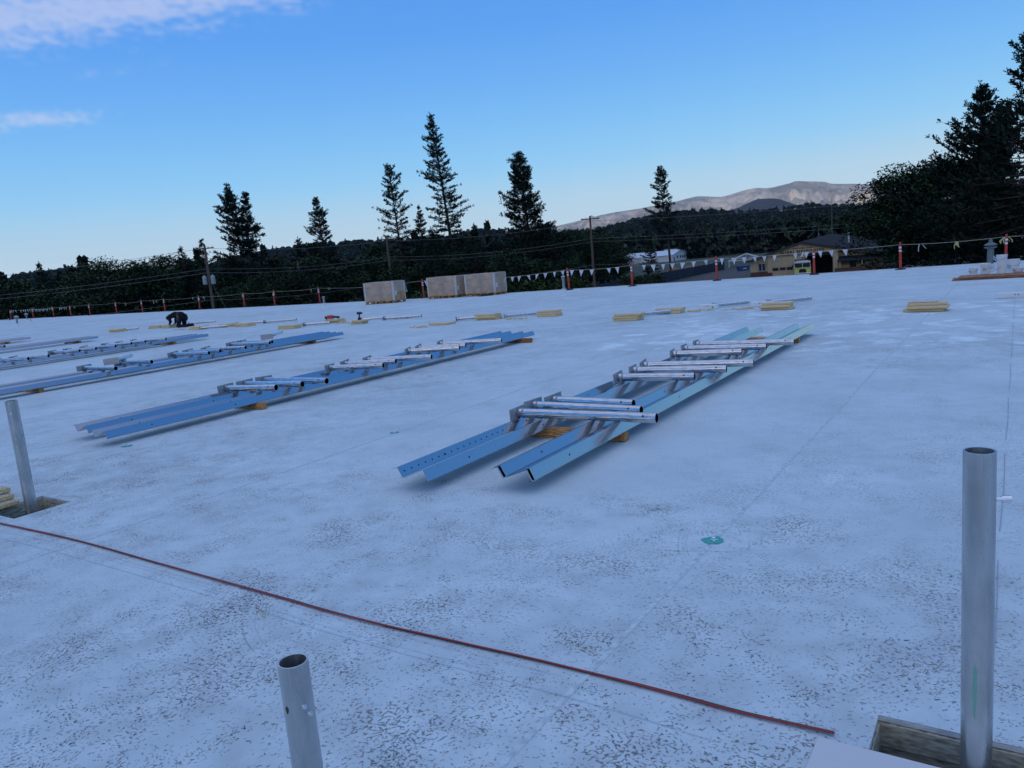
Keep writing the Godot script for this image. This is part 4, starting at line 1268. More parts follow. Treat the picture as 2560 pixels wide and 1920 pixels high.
func person() -> void:
	# kneeling on both knees and bent forward to the foam boards; local x forward, y up, z to the person's left
	var fwd := -VD
	var o := thing("person", "person in black hooded work clothes kneeling bent over a foam pile", "person", Vector3(-14.2, 0.0008, -34.0), yaw_x(fwd))
	o.scale = Vector3(1.18, 0.95, 1.05)
	var mb := MB.new()
	var cloth := Color(0.012, 0.012, 0.014)
	var jeans := Color(0.016, 0.018, 0.025)
	var skin := Color(0.30, 0.17, 0.11)
	var body := []
	for s in [-1.0, 1.0]:
		body.append([Vector3(0.0, 0.50, 0.10 * s), Vector3(0.12, 0.09, 0.14 * s), 0.115, 0.075])    # thigh
		body.append([Vector3(0.12, 0.08, 0.14 * s), Vector3(-0.30, 0.075, 0.13 * s), 0.07, 0.055])   # shin
		body.append([Vector3(-0.30, 0.07, 0.13 * s), Vector3(-0.40, 0.10, 0.13 * s), 0.05, 0.045])   # heel
		body.append([Vector3(-0.38, 0.10, 0.13 * s), Vector3(-0.44, 0.035, 0.14 * s), 0.042, 0.032])   # toes on the roof
	body.append([Vector3(-0.02, 0.52, 0), Vector3(0.12, 0.57, 0), 0.15, 0.15])
	body.append([Vector3(0.10, 0.56, 0), Vector3(0.40, 0.585, 0), 0.145, 0.15])
	body.append([Vector3(0.38, 0.58, -0.06), Vector3(0.60, 0.54, -0.09), 0.125, 0.10])
	body.append([Vector3(0.38, 0.58, 0.06), Vector3(0.60, 0.54, 0.09), 0.125, 0.10])
	body.append([Vector3(0.60, 0.55, 0), Vector3(0.74, 0.49, 0), 0.085, 0.07])   # neck and hood
	# right arm straight down, left arm reaching back and down
	body.append([Vector3(0.60, 0.53, 0.18), Vector3(0.70, 0.33, 0.21), 0.068, 0.052])
	body.append([Vector3(0.70, 0.33, 0.21), Vector3(0.74, 0.19, 0.19), 0.05, 0.036])
	body.append([Vector3(0.58, 0.52, -0.18), Vector3(0.44, 0.30, -0.24), 0.068, 0.052])
	body.append([Vector3(0.44, 0.30, -0.24), Vector3(0.60, 0.185, -0.17), 0.05, 0.036])
	blob(mb, Vector3(-0.56, -0.01, -0.36), Vector3(0.9, 0.8, 0.36), 0.017, body, 0.05, func(p: Vector3) -> Color: return jeans if p.x < 0.14 and p.y < 0.5 else cloth)
	# head, looking down: skull, jaw, nose, ears
	var hc := Vector3(0.835, 0.445, 0.0)
	var dn := Vector3(0.62, -0.78, 0).normalized()   # face direction
	var cr := Vector3(0.78, 0.62, 0).normalized()    # crown direction
	var head := [[hc, hc + dn * 0.03, 0.098, 0.085], [hc - cr * 0.03 + dn * 0.03, hc - cr * 0.085 + dn * 0.055, 0.07, 0.045], [hc + dn * 0.10 - cr * 0.01, hc + dn * 0.118 - cr * 0.035, 0.012, 0.016], [hc + dn * 0.085 - cr * 0.06, hc + dn * 0.09 - cr * 0.06, 0.02, 0.02]]
	for s in [-1.0, 1.0]: head.append([hc - cr * 0.01 + Vector3(0, 0, 0.095 * s), hc - cr * 0.045 + Vector3(0, 0, 0.092 * s), 0.014, 0.01])
	blob(mb, hc - Vector3(0.17, 0.17, 0.13), hc + Vector3(0.17, 0.17, 0.13), 0.0085, head, 0.025, func(p: Vector3) -> Color: return skin if (p - hc).dot(dn) > 0.02 and (p - hc).dot(cr) < 0.055 else Color(0.02, 0.015, 0.012))
	# hands resting on the boards, fingers spread a little
	for hd in [[Vector3(0.74, 0.185, 0.19), Vector3(0.30, -0.95, 0.0), 1.0], [Vector3(0.60, 0.18, -0.17), Vector3(0.75, -0.62, 0.2), -1.0]]:
		var w: Vector3 = hd[0]
		var d: Vector3 = hd[1].normalized()
		var side := Vector3(0, 0, 1)
		var out := side.cross(d).normalized() * (1.0 if side.cross(d).x > 0 else -1.0)
		var palm := w + d * 0.035 + out * 0.01
		var bones := [[w, palm, 0.028, 0.03]]
		for i in 4:
			var z := (i - 1.5) * 0.021
			var l: float = [0.034, 0.040, 0.037, 0.029][i]
			var k0 := palm + side * z + out * 0.012
			bones.append([palm + side * z * 0.6, k0, 0.017, 0.0115])
			var k1 := k0 + (out * 0.9 + d * 0.35 + side * z * 1.5).normalized() * l
			var k2 := k1 + (out * 0.65 + d * 0.75).normalized() * l * 0.72
			bones.append([k0, k1, 0.011, 0.0095])
			bones.append([k1, k2, 0.0095, 0.0078])
		var th: Vector3 = palm - side * 0.02 * hd[2] - d * 0.01
		bones.append([th, th - side * 0.035 * hd[2] + out * 0.02, 0.014, 0.011])
		bones.append([th - side * 0.035 * hd[2] + out * 0.02, th - side * 0.042 * hd[2] + out * 0.05, 0.0105, 0.0085])
		blob(mb, palm - Vector3(0.1, 0.09, 0.1), palm + Vector3(0.14, 0.09, 0.1), 0.0065, bones, 0.006, func(_p: Vector3) -> Color: return skin)
	part(o, "body", mb.done(), M.tint)
	var cap := MB.new()   # knitted cap over the crown
	var ax := cr
	var ex := Vector3(0, 0, 1)
	var ey := ax.cross(ex).normalized()
	for j in 6:
		var t0 := PI * 0.5 * j / 6.0
		var t1 := PI * 0.5 * (j + 1) / 6.0
		for i in 16:
			var a0 := TAU * i / 16
			var a1 := TAU * (i + 1) / 16
			var q := []
			for w in [[t0, a0], [t0, a1], [t1, a1], [t1, a0]]: q.append((ex * cos(w[1]) + ey * sin(w[1])) * cos(w[0]) * 0.108 + ax * (sin(w[0]) * 0.115))
			var c0 := hc + ax * 0.015
			cap.smooth(c0 + q[0], q[0].normalized(), c0 + q[1], q[1].normalized(), c0 + q[2], q[2].normalized())
			cap.smooth(c0 + q[0], q[0].normalized(), c0 + q[2], q[2].normalized(), c0 + q[3], q[3].normalized())
	part(o, "cap", cap.done(), mat(cloth.linear_to_srgb(), 0.95))
	var belt := MB.new()
	for i in 20:
		var a0 := TAU * i / 20
		var a1 := TAU * (i + 1) / 20
		var e0 := Vector3(0.07, 0.55, 0) + Vector3(0.02, 1, 0).normalized() * cos(a0) * 0.165 + Vector3(0, 0, 1) * sin(a0) * 0.185
		var e1 := Vector3(0.07, 0.55, 0) + Vector3(0.02, 1, 0).normalized() * cos(a1) * 0.165 + Vector3(0, 0, 1) * sin(a1) * 0.185
		belt.sheet(e0 - Vector3(0.025, 0, 0), e0 + Vector3(0.025, 0, 0), e1 + Vector3(0.025, 0, 0), e1 - Vector3(0.025, 0, 0), 0.006)
	part(o, "tool_belt", belt.done(), mat(lin(0.09, 0.07, 0.05), 0.8))
	for s in [[0.02, 0.40, 0.2], [0.02, 0.40, -0.2]]:
		var pch := MB.new()
		pch.cbox(Vector3(s[0], s[1], s[2]), Vector3(0.15, 0.2, 0.07), 0.015, Basis(Vector3(0, 0, 1), 0.3))
		part(o, "tool_pouch", pch.done(), mat(lin(0.03, 0.027, 0.024), 0.8))
	for s in [[0.06, 0.53, 0.2], [-0.01, 0.54, 0.22], [-0.03, 0.5, -0.22]]:
		var tl := MB.new()
		tl.tube([Vector3(s[0], s[1] - 0.14, s[2]), Vector3(s[0] - 0.02, s[1] + 0.06, s[2])], [0.01, 0.012], 6)
		part(o, "hand_tool", tl.done(), mat(lin(0.30, 0.22, 0.15), 0.6))

# ------------------------------------------------------------------ trees
func tuft(mb: MB, p: Vector3, d: Vector3, l: float, w: float, k: int) -> void:   # a brush of needle blades
	for i in k:
		var a := (d + Vector3(rr(-1, 1), rr(-0.7, 1.0), rr(-1, 1)) * 0.95).normalized()
		var s := a.cross(Vector3(rr(-1, 1), rr(-1, 1), rr(-1, 1))).normalized() * w
		var q := p + a * l * rr(0.7, 1.15)
		var nn := (a * 0.4 + Vector3.UP * 0.5 + Vector3(rr(-0.5, 0.5), rr(-0.4, 0.4), rr(-0.5, 0.5))).normalized()
		mb.put(p - s * 0.4, nn); mb.put(q + s, nn); mb.put(q - s, nn)
func leaf_tone(base: Color, spread := 0.35) -> Color:
	var k := rr(1.0 - spread, 1.0 + spread)
	return Color(base.r * k * rr(0.9, 1.12), base.g * k, base.b * k * rr(0.9, 1.1))
# shape: [height, first green whorl as a share of it, widest radius, whorl spacing, fullness, droop, lean x, lean z]
func pine_parts(s: int, sh: Array, tone: Color, needle := 0.42, extra_top := []) -> Array:
	rng.seed = s
	var H: float = sh[0]
	var trunk := MB.new()
	var crown := MB.new()
	var stems := [[Vector3.ZERO, Vector3(sh[6], H, sh[7]), sh[1], sh[2], 1.0]]
	for e in extra_top: stems.append(e)
	for st in stems:
		var a: Vector3 = st[0]
		var b: Vector3 = st[1]
		var hh := b.y - a.y
		var path := []
		var rad := []
		for i in 9:
			var t := i / 8.0
			path.append(a.lerp(b, t) + Vector3(sin(t * 5.0 + s) * 0.10, 0, cos(t * 4.0 + s) * 0.10) * sin(t * PI))
			rad.append(lerpf(0.011 * hh + 0.08, 0.025, pow(t, 0.8)))
		trunk.tube(path, rad, 8)
		var y: float = hh * float(st[2])
		var y0 := y
		while y < hh * 0.985:
			var t := (y - y0) / (hh - y0)
			var prof := minf(1.0, (0.36 if sh.size() > 8 and sh[8] < 0.7 else 0.5) + t * 2.0) * pow(1.0 - t, float(sh[8]) if sh.size() > 8 else 0.9) + 0.03
			prof *= 1.0 + 0.28 * sin(y * 1.7 + s) * sin(y * 0.61 + s * 0.3)
			var nd := needle * lerpf(1.0, 0.62, t)
			var n := rng.randi_range(3, 6)
			var off := rr(0, TAU)
			for k in n:
				if rng.randf() > sh[4]: continue
				var az := off + TAU * k / n + rr(-0.35, 0.35)
				var len: float = st[3] * prof * (rr(0.45, 1.1) if rng.randf() < 0.85 else rr(1.1, 1.4)) * (1.0 + 0.22 * cos(az * 1.0 + s + y * 0.25))
				var up := lerpf(-0.12 - float(sh[5]), 0.75, t) + rr(-0.16, 0.16)
				var d := Vector3(cos(az), up, sin(az)).normalized()
				var p0 := a.lerp(b, clampf((y + rr(-0.2, 0.2)) / hh, 0, 1))
				var p1 := p0 + d * len * 0.6
				var p2 := p1 + (d + Vector3.UP * (0.35 - float(sh[5]) * 1.3)).normalized() * len * 0.4
				trunk.tube([p0, p1, p2], [0.035 + 0.012 * len, 0.02 + 0.004 * len, 0.012], 4, false)
				var steps := int(len / (nd * 0.85)) + 1
				for j in steps + 1:
					var f := lerpf(0.42 if len > 1.2 else 0.2, 1.0, float(j) / maxf(1, steps))
					if f < 0.6 and rng.randf() < 0.3: continue
					var q := p0.lerp(p1, f / 0.6) if f < 0.6 else p1.lerp(p2, (f - 0.6) / 0.4)
					var side := d.cross(Vector3.UP).normalized()
					crown.col = leaf_tone(tone)
					tuft(crown, q, d + Vector3.UP * 0.35, nd, nd * 0.13, 7)
					for sg in [-1.0, 1.0]:
						if rng.randf() < 0.75 * (1.2 - f):
							crown.col = leaf_tone(tone)
							var q2: Vector3 = q + (side * sg + d * 0.6 + Vector3.UP * rr(-0.1, 0.3)).normalized() * len * rr(0.12, 0.34)
							trunk.tube([q, q2], [0.016, 0.009], 3, false)
							tuft(crown, q2, d + side * sg * 0.6 + Vector3.UP * 0.3, nd, nd * 0.13, 7)
			y += float(sh[3]) * rr(0.7, 1.3) * lerpf(1.1, 0.7, t)
		for k in 4: tuft(crown, b + Vector3(rr(-0.06, 0.06), -0.2 * k, rr(-0.06, 0.06)), Vector3.UP * 1.5, needle * 0.6, needle * 0.08, 5)
	return [trunk.done(), crown.done()]
func leafy_parts(s: int, H: float, R: float, clear: float, tone: Color, leaf := 0.2, clumps := 60, per := 46) -> Array:
	rng.seed = s
	var trunk := MB.new()
	var crown := MB.new()
	var fork := Vector3(rr(-0.2, 0.2), H * clear, rr(-0.2, 0.2))
	trunk.tube([Vector3.ZERO, fork * 0.5, fork], [0.02 * H + 0.05, 0.018 * H, 0.015 * H], 8)
	for k in clumps:
		var az := rr(0, TAU)
		var t := pow(rng.randf(), 0.8)
		var wide := sqrt(maxf(0.02, 1.0 - pow((t - 0.38) / 0.66, 2.0)))
		var rad := R * wide * sqrt(rng.randf()) * rr(0.72, 1.08)
		var c := Vector3(cos(az) * rad, lerpf(H * clear * 0.85, H * 0.93, t), sin(az) * rad)
		var m := fork.lerp(c, 0.5) + Vector3.UP * rr(0.0, 0.3)
		trunk.tube([fork, m, c], [0.006 * H + 0.02, 0.028, 0.012], 4, false)
		var cs := R * rr(0.16, 0.34)
		var own := leaf_tone(tone, 0.4)
		for i in per:
			var d := Vector3(rr(-1, 1), rr(-0.8, 1), rr(-1, 1))
			if d.length() > 1.05: continue
			var p := c + d * cs * Vector3(1.15, 0.8, 1.15)
			crown.col = leaf_tone(own, 0.2)
			var x := Vector3(rr(-1, 1), rr(-0.5, 0.5), rr(-1, 1)).normalized() * leaf * rr(0.6, 1.2)
			var z := Vector3(rr(-1, 1), rr(-0.7, 0.7), rr(-1, 1)).normalized() * leaf * rr(0.6, 1.2)
			var nn := (d + Vector3.UP * 0.6).normalized()
			crown.put(p - x, nn); crown.put(p + z, nn); crown.put(p + x, nn)
			crown.put(p - x, nn); crown.put(p + x, nn); crown.put(p - z * 0.8, nn)
	return [trunk.done(), crown.done()]
func tree(called: String, parts: Array, at: Vector3, turn: float, size: Vector3, label: String, group: String) -> Node3D:
	var o := thing(called, label, "tree", at, turn, group)
	o.scale = size
	part(o, "trunk", parts[0], M.bark)
	part(o, "crown", parts[1], M.leaf)
	return o
const PINE := Color(0.024, 0.047, 0.030)
const OAK := Color(0.040, 0.076, 0.032)
func landmark(az: float) -> String:
	for k in [[-30.0, "over the pennants at the far left"], [-24.0, "left of the kneeling person"], [-20.5, "by the transformer pole"], [-17.0, "under the two-topped pine"], [-12.0, "under the narrow topped pine"], [-7.5, "behind the single pallet load"], [-3.0, "behind the double pallet load"], [2.0, "left of the broad pine"], [6.0, "by the crossarm pole"]]:
		if az < k[0]: return k[1]
	return "left of the white metal building"
func trees() -> void:
	var one := Vector3.ONE
	var g := Vector3.UP * GROUND
	# the conifers that stand against the sky: base position, then shape
	tree("pine_tree", pine_parts(101, [20.4, 0.2, 3.7, 0.36, 0.98, 0.02, -1.6, 0, 0.72], PINE, 0.54, [[Vector3(0.2, 9.0, 0.4), Vector3(1.1, 18.9, 0.5), 0.15, 2.0, 1.0]]), Vector3(-36.7, 0, -113.7) + g, 0, one, "dense dark pine with two tops, left of the middle", "tall conifers beyond the roof")
	tree("pine_tree", pine_parts(102, [18.3, 0.12, 3.8, 0.40, 0.97, 0.0, -1.2, 0, 0.8], PINE, 0.5), Vector3(-26.6, 0, -121.9) + g, 0, one, "narrow topped pine between the two-topped pine and the tall open pine", "tall conifers beyond the roof")
	tree("pine_tree", pine_parts(103, [21.7, 0.36, 3.0, 0.58, 0.85, 0.06, -1.3, 0, 0.55], PINE, 0.5), Vector3(-14.2, 0, -117) + g, 0, one, "open branched pine with a flat top, left of the tallest pine", "tall conifers beyond the roof")
	tree("pine_tree", pine_parts(104, [28.7, 0.3, 3.2, 0.48, 0.9, 0.08, -2.2, 0, 0.62], PINE, 0.48), Vector3(-6.5, 0, -118.7) + g, 0, one, "tallest pine of all, slender, its trunk leaning", "tall conifers beyond the roof")
	tree("spruce_tree", pine_parts(105, [16.0, 0.06, 3.0, 0.42, 0.97, 0.22, 0, 0], PINE, 0.46), Vector3(-12.3, 0, -124.4) + g, 0, one, "small dense pointed fir at the left foot of the tallest pine", "tall conifers beyond the roof")
	tree("pine_tree", pine_parts(106, [21.5, 0.05, 5.0, 0.30, 1.0, 0.0, -0.9, 0, 0.72], PINE, 0.58), Vector3(4.7, 0, -114.9) + g, 0, one, "broad dense pine with a pointed top right of the tallest pine", "tall conifers beyond the roof")
	tree("pine_tree", pine_parts(107, [21.0, 0.36, 2.7, 0.55, 0.9, 0.04, -1.3, 0, 0.5], PINE, 0.56), Vector3(32.0, 0, -146.8) + g, 0, one, "slim lone pine in front of the pale mountain", "tall conifers beyond the roof")
	tree("pine_tree", pine_parts(108, [16.0, 0.1, 5.4, 0.28, 1.0, -0.08, -0.5, 0], PINE, 0.46, [[Vector3(0.3, 6.0, 0.0), Vector3(1.2, 14.2, 0.3), 0.2, 2.6, 1.0]]), Vector3(36.2, 0, -57.9) + g, 0, one, "big bushy pine with upright tufts at the right", "tall conifers beyond the roof")
	tree("pine_tree", pine_parts(109, [17.5, 0.3, 5.6, 0.44, 0.95, 0.0, -0.3, 0], PINE, 0.42), Vector3(34.3, 0, -50.0) + g, 0, one, "bushy pine cut by the right picture edge", "tall conifers beyond the roof")
	tree("pine_tree", pine_parts(110, [11.6, 0.3, 2.2, 0.55, 0.85, 0.0, -0.6, 0], PINE, 0.46), Vector3(-40.8, 0, -101.8) + g, 0, one, "small pine just left of the transformer pole", "tall conifers beyond the roof")
	tree("pine_tree", pine_parts(111, [11.9, 0.34, 2.0, 0.6, 0.8, 0.0, -0.6, 0], PINE, 0.46), Vector3(-36.4, 0, -97.5) + g, 0, one, "small ragged pine behind the transformer pole", "tall conifers beyond the roof")
	# leafy trees: four makes, used along the belt beyond the roof
	var kinds := [leafy_parts(201, 9.5, 4.2, 0.22, OAK, 0.17, 95, 90), leafy_parts(202, 8.5, 3.6, 0.15, OAK, 0.16, 90, 90), leafy_parts(203, 10.5, 4.0, 0.25, OAK, 0.17, 95, 90), pine_parts(204, [12.0, 0.05, 2.8, 0.5, 0.95, 0.1, 0, 0], PINE, 0.5), leafy_parts(205, 4.2, 2.6, 0.05, Color(0.060, 0.100, 0.030), 0.11, 80, 90)]
	var parts_r := leafy_parts(206, 11.6, 4.6, 0.3, OAK, 0.13, 130, 230)
	tree("oak_tree", leafy_parts(207, 11.0, 5.2, 0.25, OAK, 0.14, 130, 110), Vector3(-48.5, 0, -94.4) + g, 0.4, one, "rounded leafy tree with an open top, left of the kneeling person", "leafy trees beyond the roof")
	tree("oak_tree", kinds[2], Vector3(-43.0, 0, -93.5) + g, 2.0, one * 0.92, "rounded leafy tree right of the open topped one at left", "leafy trees beyond the roof")
	tree("leafy_tree", parts_r, Vector3(35.6, 0, -69.4) + g, 0.3, one, "leafy tree right of the fire station with thin upper twigs, left one", "leafy trees beyond the roof")
	tree("leafy_tree", parts_r, Vector3(38.2, 0, -66.0) + g, 2.4, Vector3(0.95, 1.04, 0.95), "leafy tree right of the fire station with thin upper twigs, right one", "leafy trees beyond the roof")
	tree("leafy_tree", kinds[1], Vector3(39.0, 0, -62.5) + g, 1.0, one * 0.85, "low leafy tree between the right leafy trees and the bushy pine", "leafy trees beyond the roof")
	tree("leafy_tree", kinds[0], Vector3(38.5, 0, -55.0) + g, 0.2, one * 0.9, "low leafy tree under the bushy pine at the right", "leafy trees beyond the roof")
	tree("leafy_tree", kinds[1], Vector3(39.5, 0, -46.5) + g, 0.9, one * 0.85, "low leafy tree at the right picture edge", "leafy trees beyond the roof")
	rng.seed = 300
	var put := []
	for i in 40: put.append([lerpf(-35.5, 5.5, (i + rng.randf()) / 40.0), rr(96, 112), [0, 1, 2, 1, 3][rng.randi_range(0, 4)], rr(0.72, 0.98)])
	for i in 34: put.append([lerpf(-36.5, 8.5, (i + rng.randf()) / 34.0), rr(116, 140), [0, 2, 2, 3, 3][rng.randi_range(0, 4)], rr(0.85, 1.12)])
	for a in [[8.6, 128, 1, 0.75], [8.0, 150, 0, 0.9], [10.9, 170, 3, 0.75], [7.0, 120, 2, 0.9], [7.2, 190, 2, 1.2], [6.0, 175, 0, 1.2]]: put.append(a)
	for q in put:
		rng.randf()
		var az := deg_to_rad(q[0])
		var far: bool = q[1] > 114
		tree(["leafy_tree", "leafy_tree", "leafy_tree", "fir_tree", "shrub"][q[2]], kinds[q[2]], Vector3(sin(az) * q[1], GROUND, -cos(az) * q[1]), rr(0, TAU), Vector3(q[3] * rr(0.9, 1.15), q[3], q[3] * rr(0.9, 1.15)), "dark %s in the belt's %s, %s" % ["fir" if q[2] == 3 else "leafy tree", "back rows" if far else "front row", landmark(q[0])], "trees of the dark belt")
	for q in [[-8.6, 78, 1.0], [-12.5, 74, 0.75], [-10.2, 80, 0.9], [-3.2, 74, 1.15], [-1.0, 77, 1.25], [-5.5, 78, 1.0], [2.4, 76, 1.0], [-17, 86, 0.8], [-21, 92, 0.8], [5.0, 84, 1.0], [10.9, 100, 0.75], [9.4, 96, 0.8]]:
		var az := deg_to_rad(q[0])
		tree("shrub", kinds[4], Vector3(sin(az) * q[1], GROUND, -cos(az) * q[1]), rr(0, TAU), Vector3(q[2] * 1.15, q[2], q[2] * 1.15), "lighter green shrub just beyond the roof edge", "shrubs below the belt")

# ------------------------------------------------------------------ hills and ground
func crest_at(c: Array, t: float) -> Vector3:
	var x := t * (c.size() - 1)
	var i := clampi(int(x), 0, c.size() - 2)
	var f := x - i
	var p := Vector3(c[i][0], c[i][2], c[i][1])
	var q := Vector3(c[i + 1][0], c[i + 1][2], c[i + 1][1])
	var p0: Array = c[maxi(i - 1, 0)]
	var q1: Array = c[mini(i + 2, c.size() - 1)]
	return p.cubic_interpolate(q, Vector3(p0[0], p0[2], p0[1]), Vector3(q1[0], q1[2], q1[1]), f)
func hill(called: String, crest: Array, cols: int, rows: int, near: float, far: float, base: float, amp: float, freq: float, low: float, s: int, paint: Callable, material: Material) -> Array:
	var nz := noise(freq, 5, s)
	var rid := noise(freq * 1.7, 4, s + 1)
	rid.fractal_type = FastNoiseLite.FRACTAL_RIDGED
	var grid := []
	for i in cols + 1:
		var c := crest_at(crest, float(i) / cols)
		var row := []
		for j in rows + 1:
			var r := lerpf(-near, far, float(j) / rows)
			var p := Vector3(c.x * (1.0 + r), 0, c.z * (1.0 + r))
			var e := clampf(1.0 - (-r / near if r < 0 else r / far), 0, 1)
			var sh := pow(e, 1.35 if r < 0 else 1.0)
			var relf := (nz.get_noise_2d(p.x, p.z) + rid.get_noise_2d(p.x, p.z) * 0.9) * amp * (1.0 - pow(e, 3.0)) * minf(1.0, e * 3.0) * (1.0 if r < 0 else 0.0)
			p.y = base + (c.y - low - base) * sh + relf
			row.append(p)
		grid.append(row)
	var mb := MB.new()
	var nor := []
	for i in cols + 1:
		var row := []
		for j in rows + 1:
			var dx: Vector3 = grid[mini(i + 1, cols)][j] - grid[maxi(i - 1, 0)][j]
			var dz: Vector3 = grid[i][mini(j + 1, rows)] - grid[i][maxi(j - 1, 0)]
			var q := dx.cross(dz).normalized()
			row.append(q if q.y > 0 else -q)
		nor.append(row)
	for i in cols:
		for j in rows:
			for t in [[[0, 0], [1, 0], [1, 1]], [[0, 0], [1, 1], [0, 1]]]:
				var q := []
				for w in t: q.append([grid[i + w[0]][j + w[1]], nor[i + w[0]][j + w[1]]])
				if (q[1][0] - q[0][0]).cross(q[2][0] - q[0][0]).y < 0: q.reverse()
				for w in [q[0], q[2], q[1]]:
					mb.col = paint.call(w[0], w[1])
					mb.put(w[0], w[1])
	structure(called, mb.done(), material)
	return grid
func far_mesh(s: int, conifer: bool) -> ArrayMesh:   # a light tree about one metre tall, for the far woods
	rng.seed = s
	var mb := MB.new()
	for i in 120:
		var t := pow(rng.randf(), 0.8)
		var r := (0.24 * (1.0 - t) + 0.02) if conifer else 0.42 * sqrt(maxf(0.05, 1.0 - pow((t - 0.45) / 0.58, 2.0)))
		var a := rr(0, TAU)
		var d := Vector3(cos(a), 0.25, sin(a))
		var p := Vector3(cos(a) * r * rr(0.5, 1.0), lerpf(0.08, 0.98, t), sin(a) * r * rr(0.5, 1.0))
		var l := 0.085 if conifer else 0.11
		var x := Vector3(rr(-1, 1), rr(-0.4, 0.4), rr(-1, 1)).normalized() * l
		var y := Vector3(rr(-0.4, 0.4), rr(-1, 1), rr(-0.4, 0.4)).normalized() * l
		var nn := (d + Vector3.UP * 0.3).normalized()
		mb.col = Color(1, 1, 1) * rr(0.7, 1.25)
		mb.col.a = 1.0
		mb.put(p - x, nn); mb.put(p + y, nn); mb.put(p + x, nn)
		mb.put(p - x, nn); mb.put(p + x, nn); mb.put(p - y, nn)
	return mb.done()
func wood(called: String, mesh: Mesh, spots: Array, label: String, tone: Color) -> void:   # spots: [position, height, width]
	var mm := MultiMesh.new()
	mm.transform_format = MultiMesh.TRANSFORM_3D
	mm.use_colors = true
	mm.mesh = mesh
	mm.instance_count = spots.size()
	for i in spots.size():
		var s: Array = spots[i]
		mm.set_instance_transform(i, Transform3D(Basis(Vector3.UP, rr(0, TAU)).scaled(Vector3(s[2], s[1], s[2])), s[0]))
		mm.set_instance_color(i, leaf_tone(tone, 0.38))
	var o := MultiMeshInstance3D.new()
	o.name = called
	o.multimesh = mm
	o.material_override = M.leaf
	add_child(o)
	tag(o, label, "wood")
	o.set_meta("kind", "stuff")
func land() -> void:
	# the valley floor, out to the horizon
	var g := MB.new()
	var rings := [0.0, 60.0, 200.0, 600.0, 2000.0, 5000.0, 9900.0]
	for i in rings.size() - 1:
		for k in 48:
			var a := Vector3(cos(TAU * k / 48), 0, sin(TAU * k / 48))
			var b := Vector3(cos(TAU * (k + 1) / 48), 0, sin(TAU * (k + 1) / 48))
			var y := Vector3.UP * (GROUND - 0.01)
			if i == 0: g.tri(y, b * rings[1] + y, a * rings[1] + y)
			else: g.quad(b * rings[i] + y, b * rings[i + 1] + y, a * rings[i + 1] + y, a * rings[i] + y)
	for i in g.n.size(): g.n[i] = Vector3.UP
	structure("ground", g.done(), M.grass)
	var lot := MB.new()
	var ly := GROUND + 0.004
	lot.quad(Vector3(12, ly, -100), Vector3(66, ly, -96), Vector3(66, ly, -178), Vector3(50.5, ly, -181))
	for i in lot.n.size(): lot.n[i] = Vector3.UP
	structure("parking_lot", lot.done(), M.asphalt)
	var col := noise(0.004, 4, 90)
	var near := [[-1030, -620, 40], [-860, -840, 42], [-745, -940, 43.3], [-646, -1011, 43.0], [-608, -1035, 45.1], [-580, -1051, 47.4], [-566, -1058, 43.5], [-484, -1098, 35.2], [-420, -1124, 37.0], [-399, -1132, 43.8], [-344, -1150, 51.6], [-306, -1160, 54.4], [-245, -1175, 57.3], [-190, -1185, 53.9], [-120, -1194, 51.9], [-70, -1198, 51.9], [-41, -1199, 57.6], [0, -1200, 55.2], [94, -1196, 43.5], [154, -1190, 44.1], [189, -1185, 49.2], [232, -1177, 56.6], [290, -1165, 57.8], [353, -1147, 48.2], [399, -1132, 48.0], [443, -1115, 50.4], [489, -1096, 44.4], [570, -1056, 38.2], [671, -995, 34.4], [777, -915, 30.1], [960, -720, 30], [1120, -420, 30]]
	var grid := hill("wooded_hill", near, 150, 26, 0.70, 0.5, -8.0, 7.0, 0.004, 9.0, 91, func(p: Vector3, _n: Vector3) -> Color:
		var k := col.get_noise_2d(p.x * 2.0, p.z * 2.0)
		return Color(0.085, 0.080, 0.050).lerp(Color(0.045, 0.060, 0.034), clampf(k * 2.0 + 0.6, 0, 1)), M.tint)
	rng.seed = 400
	var oaks := []
	var firs := []
	for k in 15000:
		var i := rng.randi_range(0, 149)
		var j := rng.randi_range(1, 20)
		var p: Vector3 = grid[i][j].lerp(grid[i + 1][j + 1], rng.randf()).lerp(grid[i + 1][j].lerp(grid[i][j + 1], rng.randf()), 0.5)
		var c := col.get_noise_2d(p.x * 1.6, p.z * 1.6)
		if p.x > 360 and p.x < 425 and p.z < -1000 and p.z > -1110: continue   # the mown clearing
		if c < -0.22 and rng.randf() < 0.75: continue
		p.y -= 0.4
		var fir: bool = rng.randf() < (0.16 if c > 0.0 else 0.05)
		if fir: firs.append([p, rr(6, 12), rr(6, 10)])
		else: oaks.append([p, rr(4.5, 8.5), rr(8, 13)])
	for k in 900:   # the flats between the hill and the nearest trees
		var az := deg_to_rad(rr(-40, 42))
		var d := rr(250, 430) if az > 0.14 else rr(150, 430)
		if az > 0.14 and az < 0.44 and d < 370: continue
		var p := Vector3(sin(az) * d, GROUND - 0.3, -cos(az) * d)
		if rng.randf() < 0.3: firs.append([p, rr(9, 15), rr(7, 10)])
		else: oaks.append([p, rr(6, 10.5), rr(8, 12)])
	var stand := []
	for k in 170:   # and behind the fire station
		var az := deg_to_rad(rr(20.5, 40))
		var d := rr(185, 240)
		var p := Vector3(sin(az) * d, GROUND - 0.3, -cos(az) * d)
		oaks.append([p, rr(6, 10), rr(8, 11)])
	for k in 120:
		var az := deg_to_rad(rr(4, 26))
		var d := rr(375, 430)
		oaks.append([Vector3(sin(az) * d, GROUND - 0.3, -cos(az) * d), rr(9, 14), rr(9, 13)])
